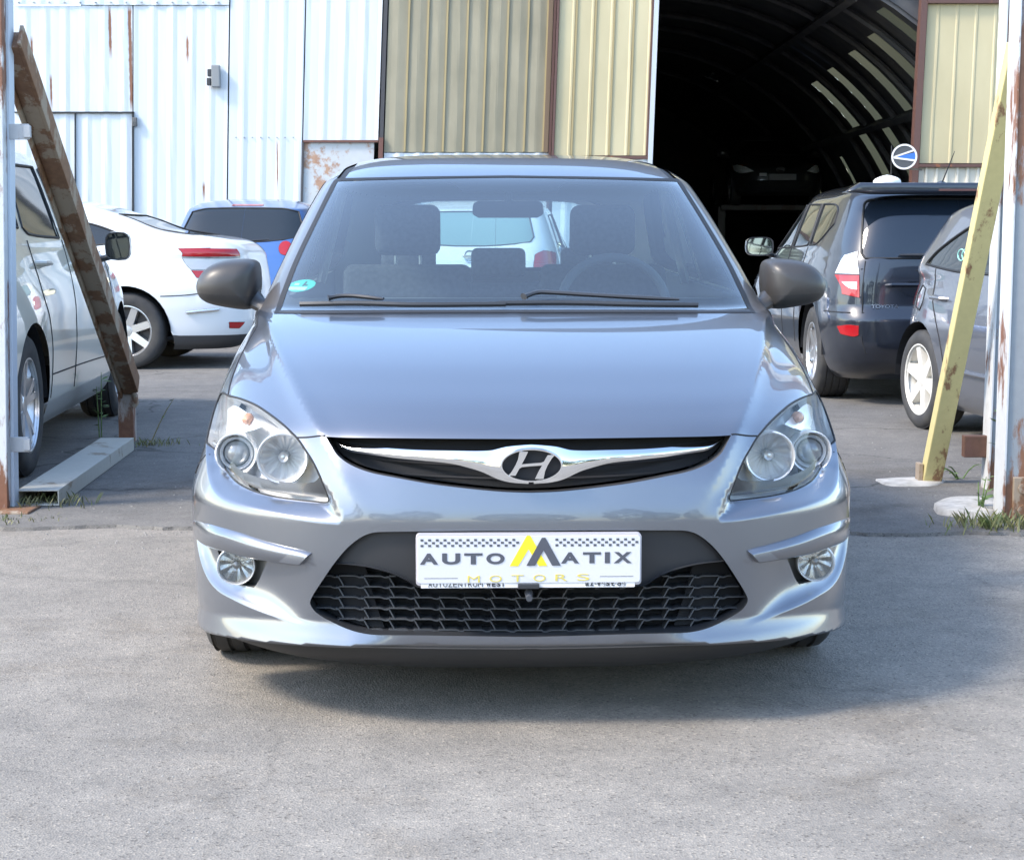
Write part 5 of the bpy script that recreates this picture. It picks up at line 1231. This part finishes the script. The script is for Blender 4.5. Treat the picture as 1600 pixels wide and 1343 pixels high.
def make_car(label, S, paint_m):
    """S: dict of sizes and outlines in the car's own frame (x across, y back from the nose, z up)"""
    L_ = Loft(S['levels']); L, W, Hh = S['L'], S['W'], S['H']; e = empty('car', (0, 0, 0)); tag(e, label, 'car')
    loops = []; items = []
    def dom(pts): return np.vstack([L_.side([(p[1], p[2])], p[3] if len(p) > 3 else 1) if p[0] == 's' else L_.end([(p[1], p[2])], p[0] == 'r') for p in pts])
    for sg in (-1, 1):
        for nm, m_, pts in S.get('side', []):
            lp = L_.side(smooth_loop(pts, 4), sg); loops.append(lp); items.append((nm, m_, lp))
        for nm, m_, pts in S.get('corner', []):          # outlines running round a corner
            P = smooth_loop([(a, b) for _, a, b in pts], 1); lp = []
            for k, a, b in pts: lp.append(L_.side([(a, b)], sg)[0] if k == 's' else L_.end([(sg*a, b)], k == 'r')[0])
            lp = smooth_loop(lp, 4); loops.append(lp); items.append((nm, m_, lp))
    for nm, m_, pts in S.get('rear', []):
        hv = rear_two(L_, pts); loops += hv; items.append((nm, m_, hv))
    for nm, m_, pts in S.get('front', []):
        lp = L_.end(smooth_loop(pts, 4), False); loops.append(lp); items.append((nm, m_, lp))
    wr, wy = S['wheel_r'], S['axles']; arches = [arch(L_, y, wr+.005, wr+S.get('gap', .045), sg, 20) for sg in (-1, 1) for y in wy]; loops += arches
    st = S.get('step', 3.0)
    th = np.radians(np.arange(-180, 180.01, st)); th[0], th[-1] = -math.pi, math.pi
    L_.mesh(loops, th, np.unique(np.concatenate([np.arange(0, L_.T-.02, .028), [L_.T-.003]])), (), .006); C = L_.C
    cut = np.zeros(len(C), bool); sel = []
    for nm, m_, lp in items:
        k = np.zeros(len(C), bool)
        for q in (lp if isinstance(lp, list) else [lp]): k |= inpoly(C, q)
        k &= ~cut; cut |= k; sel.append((nm, m_, lp, k))
    ar = np.zeros(len(C), bool)
    for a in arches: ar |= inpoly(C, a)
    rest = ~cut & ~ar; zc = S.get('clad', 0.0); clad = rest & (C[:, 1] < float(L_.t_of_z(zc))) if zc else np.zeros(len(C), bool)
    L_.part('body', rest & ~clad, paint_m, e)
    if zc: L_.part('cladding', clad, S.get('clad_mat', GRAINP), e)
    for nm, m_, lp, k in sel:
        lens_ = 'light' in nm
        o = L_.part(nm, k, m_, e, .004 if lens_ else -.003)
        if o is None: continue
        for q in (lp if isinstance(lp, list) else [lp]):
            if 'window' in nm or 'windscreen' in nm: L_.seam('seal', q, o, .008, SEAL, 0, not isinstance(lp, list))
            elif lens_: L_.seam('gasket', q, o, .0035, SEAL, 0, True)
    for nm, ln in S.get('seams', []):
        for sg in (-1, 1): L_.seam(nm, L_.side(smooth_loop(ln, 5, False), sg), e, .0045)
    for ln in S.get('rear_seams', []): L_.seam('tailgate_seam', L_.end(ln, True), e, .0045)
    for sg in (-1, 1):
        for (y, z) in S.get('handles', []):
            p = L_.P(L_.side([(y, z)], sg))[0]; MB().tube([(p[0]-sg*.01, y-.11, z), (p[0]+sg*.035, y-.07, z+.003), (p[0]+sg*.035, y+.07, z+.005), (p[0]-sg*.01, y+.11, z+.006)], .014, 8).build('door_handle', S.get('handle_mat', paint_m), e, True)
        if 'strip' in S:
            nm, ln, m_ = S['strip']; D = L_.side(smooth_loop(ln, 6, False), sg); P = L_.P(D)+L_.N(D)*.004; MB().tube(P, .022, 8, flat=.6).build(nm, m_, e, True)
        # mirror
        if 'mirror' in S:
            y, z = S['mirror']; p = L_.P(L_.side([(y, z)], sg))[0]; m_e = empty('door_mirror', (p[0]+sg*.13, y+.02, z+.07), 0, e)
            V = []; F = []; n = 16; rings = [(1.0, .06), (1.03, .02), (.95, -.05), (.7, -.09), (.3, -.11)]
            mw = S.get('mirror_w', .115)
            for s_, dy in rings:
                for k in range(n): a = 2*math.pi*k/n; c_, d_ = math.cos(a), math.sin(a); V.append((mw*s_*abs(c_)**.6*(1 if c_ > 0 else -1), dy, .085*s_*abs(d_)**.6*(1 if d_ > 0 else -1)))
            for i in range(len(rings)-1):
                for k in range(n): F.append((i*n+(k+1) % n, i*n+k, (i+1)*n+k, (i+1)*n+(k+1) % n))
            F.append(tuple((len(rings)-1)*n+k for k in range(n)))
            o = pymesh('housing', V, F, S.get('mirror_mat', paint_m), m_e, True)
            bm = bmesh.new(); bm.from_mesh(o.data); bmesh.ops.recalc_face_normals(bm, faces=bm.faces); bm.to_mesh(o.data); bm.free()
            pymesh('mirror_face', [(v[0]*.88, .052, v[2]*.88) for v in V[:n]], [tuple(range(n))], S.get('face_mat', MIRRORG), m_e)
            pymesh('mirror_edge', [(v[0]*.90, .060, v[2]*.90) for v in V[:n]]+[(v[0]*.90, .045, v[2]*.90) for v in V[:n]]+[(v[0], .061, v[2]) for v in V[:n]], [(k, (k+1) % n, 2*n+(k+1) % n, 2*n+k) for k in range(n)], BLACKP, m_e)
            MB().tube([(0, 0, -.05), (-sg*.16, -.03, -.09)], [.03, .035], 10, flat=.6).build('stalk', BLACKP, m_e, True)
        for y in wy:
            V = []; F = []; n = 16; rr = wr+S.get('gap', .045)+.004; x0, x1 = W/2-.30, W/2-.03
            for k in range(n+1): a = math.pi*k/n; V += [(sg*x0, y-rr*math.cos(a), wr+rr*math.sin(a)), (sg*x1, y-rr*math.cos(a), wr+rr*math.sin(a))]
            for k in range(n): F.append((2*k, 2*k+1, 2*k+3, 2*k+2))
            V.append((sg*x0, y, wr*.5)); F += [(2*k, 2*k+2, len(V)-1) for k in range(n)]
            pymesh('wheel_arch_liner', V, F, BLACKM, e)
            wheel(e, (sg*(W/2-S.get('tyre_w', .21)/2-S.get('inset', .035)), y, wr), sg, wr, S.get('tyre_w', .21), S.get('rim_r', wr*.66), S.get('spokes', 5), S.get('style', 'single'), S.get('rim_mat', SATIN))
    MB().box((0, L/2, .27), (W*.82, L*.86, .03)).build('underbody', BLACKM, e)
    e['_x'] = 0; del e['_x']
    return e, L_
def place(e, local, world, heading):
    """turn the car so that its nose points along heading (degrees from +x) and bring a local point onto a world point"""
    hv = Vector((math.cos(R(heading)), math.sin(R(heading)))); a = math.atan2(hv.x, -hv.y); e.rotation_euler = (0, 0, a)
    l = Matrix.Rotation(a, 3, 'Z') @ Vector((local[0], local[1], 0)); e.location = (world[0]-l.x, world[1]-l.y, world[2] if len(world) > 2 else .012)

# beige people carrier, left edge, seen along its right flank
BEIGE = paint('beige_paint', (.68, .66, .57), .0, .32, 0, .06)
S = dict(L=4.85, W=1.88, H=1.69, levels=gen_levels(4.85, 1.88, 1.69, 'suv', ws=1.15), wheel_r=.345, axles=(.95, 3.80), gap=.05, clad=.33, clad_mat=mat('sill_grey', (.30, .30, .29), .45),
  side=[('side_window', DGLASS, [(1.75,1.13),(2.62,1.15),(2.58,1.52),(2.35,1.53),(2.12,1.45)]), ('side_window', DGLASS, [(2.74,1.15),(3.52,1.17),(3.62,1.20),(3.44,1.52),(2.70,1.53)]), ('side_window', DGLASS, [(3.72,1.20),(4.36,1.26),(4.30,1.40),(4.18,1.47),(3.58,1.52)])],
  rear=[('rear_window', DGLASS, [(-.62,1.16),(.62,1.16),(.60,1.50),(-.60,1.50)])], corner=[('tail_light', REDL, [('s',4.70,1.10),('s',4.55,1.02),('s',4.62,.84),('r',.68,.82),('r',.66,1.10)])],
  front=[('windscreen', DGLASS, [(-.62,1.14),(.62,1.14),(.55,1.46),(-.55,1.46)])],
  seams=[('door_seam', [(1.40,1.12),(1.37,.7),(1.40,.34)]), ('door_seam', [(2.67,1.14),(2.68,.7),(2.68,.34)]), ('door_seam', [(3.60,1.14),(3.55,.90),(3.42,.72),(3.36,.5),(3.36,.34)]), ('sill_crease', [(1.40,.43),(2.4,.45),(3.36,.46)])],
  handles=[(2.50,1.0), (3.42,1.02)], mirror=(1.62,1.03), mirror_w=.075, face_mat=DGLASS, spokes=5, style='twin', rim_mat=SATIN, tyre_w=.225)
car1, _ = make_car('beige people carrier parked behind the left gate post and brown brace', S, BEIGE)
place(car1, (-.94, 3.80), (-2.30, 8.35), 94.3)

# white saloon
WHITEP = paint('white_paint', (.70, .72, .73), .0, .35, 0, .04)
S = dict(L=4.78, W=1.86, H=1.50, levels=gen_levels(4.78, 1.86, 1.50, 'sedan', ws=1.2, pr=6), wheel_r=.335, axles=(.98, 3.72), clad=.30,
  side=[('side_window', DGLASS, [(1.85,1.0),(2.55,1.01),(2.52,1.33),(2.40,1.34)]), ('side_window', DGLASS, [(2.62,1.01),(3.18,1.03),(3.22,1.05),(3.06,1.31),(2.86,1.345),(2.60,1.355)]), ('side_window', DGLASS, [(3.30,1.06),(3.76,1.115),(3.60,1.20),(3.40,1.265),(3.14,1.31)])],
  corner=[('tail_light', REDL, [('s',4.18,1.05),('s',4.21,.985),('s',4.45,.98),('r',.80,.98),('r',.62,.985),('r',.62,1.045),('r',.80,1.05),('s',4.45,1.055)]),
          ('clear_light', mat('grey_reflector', (.40, .41, .42), .2, .2, .8), [('s',4.215,.975),('s',4.29,.87),('s',4.50,.865),('r',.80,.865),('r',.64,.87),('r',.62,.975),('r',.80,.97),('s',4.50,.97)]),
          ('tail_light', REDL, [('s',4.295,.86),('s',4.34,.80),('s',4.52,.795),('r',.80,.795),('r',.66,.80),('r',.64,.86),('r',.80,.855),('s',4.5,.855)]),
          ('reflector_light', REDL, [('s',4.60,.41),('s',4.60,.36),('r',.70,.355),('r',.66,.405)])],
  rear=[('rear_window', DGLASS, [(-.58,1.17),(.58,1.17),(.50,1.35),(-.50,1.35)])],
  front=[('windscreen', DGLASS, [(-.60,1.02),(.60,1.02),(.52,1.32),(-.52,1.32)])],
  seams=[('door_seam', [(2.60,1.0),(2.62,.6),(2.62,.3)]), ('door_seam', [(3.5,1.03),(3.40,.8),(3.26,.6),(3.25,.3)]), ('bumper_seam', [(4.03,.64),(4.30,.655),(4.52,.70),(4.60,.73)])],
  handles=[(2.45,.86), (3.2,.88)], mirror=(1.62,.98), strip=('chrome_strip', [(4.25,.50),(4.40,.515),(4.52,.525)], CHROME), spokes=7, style='single', tyre_w=.225, gap=.055)
car2, _ = make_car('white saloon seen from its rear quarter with red and clear tail lamps', S, WHITEP)
place(car2, (.93, 3.72), (-3.36, 15.0), 178)

# blue hatchback
BLUEP = paint('blue_paint', (.055, .14, .34), .45, .3, 0, .02)
S = dict(L=4.05, W=1.76, H=1.575, levels=gen_levels(4.05, 1.76, 1.575, 'hatch', ws=1.0), wheel_r=.33, axles=(.82, 3.36), clad=.36,
  side=[('side_window', DGLASS, [(1.5,1.05),(2.35,1.07),(2.33,1.42),(2.0,1.42)]), ('side_window', DGLASS, [(2.45,1.07),(3.1,1.12),(3.0,1.40),(2.43,1.42)])],
  rear=[('rear_window', DGLASS, [(-.60,1.14),(0,1.09),(.60,1.14),(.66,1.20),(.58,1.42),(.40,1.455),(-.40,1.455),(-.58,1.42),(-.66,1.20)]), ('brake_light', REDL, [(-.17,1.482),(.17,1.482),(.17,1.50),(-.17,1.50)])],
  corner=[('tail_light', REDL, [('r',.48+.068*math.cos(R(a)),1.03+.075*math.sin(R(a))) for a in range(0,360,30)])],
  front=[('windscreen', DGLASS, [(-.58,1.06),(.58,1.06),(.5,1.38),(-.5,1.38)])], handles=[(2.2,.95)], mirror=(1.45,1.03), rear_seams=[[(-.62,1.0),(-.2,.99)], [(.2,.99),(.62,1.0)]])
car3, L3 = make_car('blue hatchback with dark rear window parked beyond the white saloon', S, BLUEP)
place(car3, (0, 4.05), (at(372, 400, 18.4).x, 18.4), 89)
text('badge_lettering', 'NOTE', CHROME, (.46, 4.05-.02, .86), (math.pi/2, 0, math.pi), .05, car3, 1.3, ext=.004)
MB().tube([(.05, 4.0-.1, 1.10), (-.30, 3.98-.14, 1.12)], .010, 6).build('wiper', BLACKP, car3, True)

# white hatchback seen through the cabin
S = dict(L=4.1, W=1.74, H=1.53, levels=gen_levels(4.1, 1.74, 1.53, 'hatch', ws=1.0), wheel_r=.32, axles=(.82, 3.42),
  side=[('side_window', DGLASS, [(1.5,1.02),(2.35,1.04),(2.33,1.38),(2.0,1.38)]), ('side_window', DGLASS, [(2.45,1.04),(3.2,1.08),(3.05,1.36),(2.43,1.38)])],
  rear=[('rear_window', mat('green_glass', (.16, .26, .26), .05), [(-.56,1.10),(0,1.06),(.56,1.10),(.60,1.15),(.54,1.36),(.4,1.39),(-.4,1.39),(-.54,1.36),(-.60,1.15)])],
  corner=[('tail_light', REDL, [('r',.79,1.0),('r',.80,.85),('r',.70,.80),('r',.62,.84),('r',.62,.98),('r',.70,1.02)])], handles=[(2.2,.9)], mirror=(1.45,1.0),
  front=[('windscreen', DGLASS, [(-.58,1.04),(.58,1.04),(.5,1.34),(-.5,1.34)])])
car4, L4 = make_car('white hatchback in front of the hangar, seen through the silver car\'s windows', S, WHITEP)
place(car4, (0, 4.1), (at(732, 400, 16.5).x, 16.5), 85)
MB().lathe([(.055, .0), (.060, -.012), (.05, -.016), (.042, -.008)], axis='y', n=24).box((0, -.01, 0), (.13, .012, .022)).build('badge', CHROME, car4, True).location = (0, 4.02, .965)
car4.children[-1].rotation_euler = (0, 0, math.pi)
MB().prism([(-.26,-.055),(.26,-.055),(.26,.055),(-.26,.055)], 0, .02).build('number_plate', PLATEW, car4).location = (0, 4.07, .80)

# dark blue off-roader, right
NAVY = paint('navy_paint', (.010, .014, .024), .2, .3, 0, .05)
S = dict(L=4.40, W=1.83, H=1.70, levels=gen_levels(4.40, 1.83, 1.70, 'suv', ws=1.1, pr=8), wheel_r=.36, axles=(.88, 3.53), clad=.42, clad_mat=NAVY, gap=.06,
  side=[('side_window', DGLASS, [(1.60,1.15),(2.38,1.17),(2.34,1.52),(2.10,1.52),(1.90,1.42)]), ('side_window', DGLASS, [(2.45,1.17),(3.05,1.19),(3.08,1.22),(2.98,1.52),(2.42,1.53)]), ('side_window', DGLASS, [(3.14,1.19),(3.42,1.21),(3.75,1.36),(3.70,1.46),(3.50,1.51),(3.06,1.52)])],
  rear=[('rear_window', mat('tinted_glass', (.010, .016, .026), .04, 0, 0, .7), [(-.66,1.10),(0,1.10),(.66,1.10),(.68,1.14),(.63,1.50),(.58,1.535),(-.58,1.535),(-.63,1.50),(-.68,1.14)])],
  corner=[('tail_light', CLEARL, [('s',4.14,1.12),('s',4.10,.985),('r',.70,.985),('r',.70,1.15)]),
          ('reverse_light', CLEARL, [('r',.80,.925),('r',.76,.88),('r',.715,.87),('r',.715,.925)]),
          ('tail_light', REDL, [('s',4.10,.975),('s',4.20,.89),('r',.80,.835),('r',.70,.81),('r',.70,.975)]),
          ('reflector_light', REDL, [('r',.83,.595),('r',.81,.54),('r',.74,.525),('r',.71,.535),('r',.71,.605),('r',.77,.61)])],
  front=[('windscreen', DGLASS, [(-.60,1.16),(.60,1.16),(.52,1.48),(-.52,1.48)])],
  seams=[('door_seam', [(2.40,1.16),(2.40,.8),(2.40,.4)]), ('door_seam', [(3.10,1.18),(3.06,.95),(2.98,.75),(2.95,.4)]), ('bumper_seam', [(4.0,.70),(4.2,.70),(4.3,.70)])],
  rear_seams=[[(-.66,1.08),(-.68,.9),(-.69,.5),(-.66,.40)], [(-.66,.40),(-.3,.385),(-.02,.385)], [(.02,.385),(.3,.385),(.66,.40)], [(.66,1.08),(.68,.9),(.69,.5),(.66,.40)], [(-.69,.70),(-.3,.70),(-.02,.70)], [(.02,.70),(.3,.70),(.69,.70)], [(-.69,1.02),(-.3,1.01),(-.02,1.01)], [(.02,1.01),(.3,1.01),(.69,1.02)]],
  handles=[(2.28,1.02), (2.95,1.04)], mirror=(1.55,1.10), mirror_mat=NAVY, face_mat=mat('dim_mirror', (.35, .38, .38), .04, 1.0), spokes=6, style='single', tyre_w=.235, rim_r=.225)
car5, L5 = make_car('dark navy off-roader seen from behind with white cloth on its roof', S, NAVY)
place(car5, (.915, 3.53), (2.14, 12.55), 90.5); car5.scale = (1, 1, .918)
yr_ = lambda z, x=.4: float(L5.P(L5.end([(x, z)], True))[0][1]) if False else float(L5.P(L5.end([(x, z)], True))[0, 1])
MB().prism([(-.80,1.585),(-.70,1.655),(.70,1.655),(.80,1.585),(.62,1.570),(-.62,1.570)], 4.06, 4.27).build('spoiler', NAVY, car5, True, .02, 3)
MB().box((0, 4.272, 1.600), (.34, .012, .018)).build('brake_light', mat('smoked_red', (.10, .05, .05), .2), car5, False, .003)
MB().tube([(.52, yr_(.905, .52)-.01, .90), (.50, yr_(.905)+.03, .905), (.20, yr_(.905, .2)+.03, .905), (.18, yr_(.905, .2)-.01, .90)], .020, 8, flat=.8).build('tailgate_handle', NAVY, car5, True)
MB().lathe([(.075, 0), (.07, -.02), (.0005, -.03)], (.35, yr_(.87, .35)+.004, .88), 'y', 20, 1.1, .7).build('handle_recess', BLACKP, car5, True)
text('badge_lettering', 'TOYOTA', CHROME, (.535, yr_(.745, .535)+.004, .745), (math.pi/2, 0, math.pi), .036, car5, 1.25, ext=.004)
MB().tube([(-.05, yr_(1.12, .05)+.03, 1.135), (.26, yr_(1.12, .26)+.03, 1.125), (.44, yr_(1.12, .44)+.02, 1.125)], [.022, .014, .006], 8).build('wiper', BLACKP, car5, True)
MB().tube([(.02, 3.75, 1.66), (-.02, 3.93, 1.90)], [.006, .0025], 6).build('antenna', BLACKP, car5, True); MB().lathe([(.035, 0), (.03, .02), (.008, .03)], (.02, 3.75, 1.655), 'z', 16).build('antenna_base', NAVY, car5, True)
MB().box((-.25, 4.42, .62), (.52, .012, .12)).build('number_plate', PLATEW, car5, False, .003)
# cloth on its roof corner
cl = empty('cloth', car5.matrix_world @ Vector((0, 0, 0))); V = []; F = []
bpy.context.view_layer.update(); cl.location = car5.matrix_world @ Vector((.50, 4.16, 1.650)); tag(cl, 'crumpled white cloth lying on the off-roader\'s roof corner', 'cloth')
for i in range(7):
    for k in range(18):
        a = 2*math.pi*k/18; f = i/6; r_ = .075*(1-f**2.2)*(1+.18*math.sin(3*a+1)+.1*math.sin(5*a)); V.append((r_*math.cos(a)*1.15, r_*math.sin(a)*.8, .06*f**.7*(1+.25*math.sin(2*a+.5)*(1-f))))
for i in range(6):
    for k in range(18): F.append((i*18+k, i*18+(k+1) % 18, (i+1)*18+(k+1) % 18, (i+1)*18+k))
pymesh('cloth_folds', V, F, mat('white_cloth', (.78, .77, .75), .9), cl, True)

# slate grey hatchback at the right edge, rear wheel nearest the picture centre
SLATE = paint('slate_paint', (.16, .17, .195), .6, .36, 0, .08)
S = dict(L=4.25, W=1.76, H=1.50, levels=gen_levels(4.25, 1.76, 1.50, 'hatch', ws=1.05, pr=5.0), wheel_r=.318, axles=(.88, 3.56), clad=.25, clad_mat=SLATE, gap=.05,
  side=[('side_window', DGLASS, [(1.6,1.0),(2.4,1.01),(2.38,1.33),(2.15,1.335)]), ('side_window', DGLASS, [(2.5,1.01),(3.10,1.02),(3.62,1.055),(3.50,1.14),(3.20,1.27),(2.98,1.33),(2.48,1.345)])],
  corner=[('tail_light', REDL, [('s',3.86,.97),('s',3.80,.88),('s',3.84,.79),('r',.70,.78),('r',.62,.86),('r',.64,.97)])],
  rear=[('rear_window', DGLASS, [(-.56,1.06),(.56,1.06),(.50,1.34),(-.50,1.34)])], front=[('windscreen', DGLASS, [(-.58,1.02),(.58,1.02),(.5,1.3),(-.5,1.3)])],
  seams=[('door_seam', [(2.44,1.0),(2.45,.6),(2.45,.25)]), ('door_seam', [(3.42,1.03),(3.38,.86),(3.22,.68),(3.12,.5),(3.10,.25)]), ('fuel_flap', [(3.58,.90),(3.68,.92),(3.74,.86),(3.72,.78),(3.60,.76),(3.56,.82),(3.58,.90)])],
  strip=('rub_strip', [(3.08,.43),(2.6,.425),(2.0,.42),(1.4,.41)], SLATE), handles=[(2.3,.82), (3.22,.85)], mirror=(1.5,.97), spokes=6, style='single', rim_mat=mat('pale_hubcap', (.68, .66, .60), .4, .2), rim_r=.225)
car6, L6 = make_car('slate grey hatchback cut off by the right gate post, one wheel showing', S, SLATE)
place(car6, (-.88, 3.56), (2.42, 10.42), -82); car6.scale = (1, 1, .94)
# hand-drawn mark on its rear side window
p = L6.P(L6.side([(3.02, 1.12)], -1))[0]; mk = MB()
for k in range(3): mk.tube([(p[0]-.012+.0, p[1]+.06*(k-1)+.05*math.cos(a), p[2]+.035*math.sin(a)) for a in np.linspace(0, 6.28, 15)], .004, 5, False)
mk.build('window_mark', mat('pale_green_paint', (.30, .62, .55), .5), car6, True)

# black car up on the platform inside the hangar
BLKP = paint('black_paint', (.025, .026, .03), .1, .3, 0, .02)
S = dict(L=4.3, W=1.80, H=1.46, levels=gen_levels(4.3, 1.80, 1.46, 'hatch', ws=1.1, pf=4.0), wheel_r=.32, axles=(.9, 3.6),
  side=[('side_window', DGLASS, [(1.6,1.0),(2.4,1.01),(2.38,1.30),(2.1,1.30)]), ('side_window', DGLASS, [(2.5,1.01),(3.2,1.05),(3.0,1.28),(2.48,1.30)])],
  front=[('windscreen', DGLASS, [(-.60,1.0),(.60,1.0),(.52,1.30),(-.52,1.30)]), ('lower_grille', BLACKM, [(-.5,.30),(.5,.30),(.62,.42),(.5,.46),(-.5,.46),(-.62,.42)])],
  corner=[('headlight', mat('bright_lamp', (.92, .94, .95), .3, .0), [('f',.50,.63),('f',.72,.60),('f',.82,.66),('f',.83,.76),('f',.76,.775),('f',.64,.72)]), ('side_light', AMBER, [('s',.36,.66),('s',.42,.72),('s',.36,.78),('f',.845,.76),('f',.835,.67)])], mirror=(1.5,.97))
car7, L7 = make_car('black car standing nose-out on the platform inside the dark hangar', S, BLKP)
place(car7, (0, 0), (at(1220, 280, 33.2).x, 33.2, 1.76), -90)
yf7 = lambda x, z: float(L7.P(L7.end([(x, z)], False))[0, 1])
MB().lathe([(.085, 0), (.085, -.02), (.07, -.02), (.07, 0)], (0, yf7(0, .66)-.002, .665), 'y', 24, 1, .6).box((0, yf7(0, .66)-.012, .665), (.10, .015, .016)).build('emblem', CHROME, car7, True)
MB().box((.03, yf7(0, .5)-.03, .52), (.52, .02, .115)).build('number_plate', mat('dim_plate', (.30, .30, .31), .5), car7, False, .003); MB().box((-.34, yf7(.34, .5)-.03, .565), (.14, .02, .06)).build('sticker', PLATEW, car7)
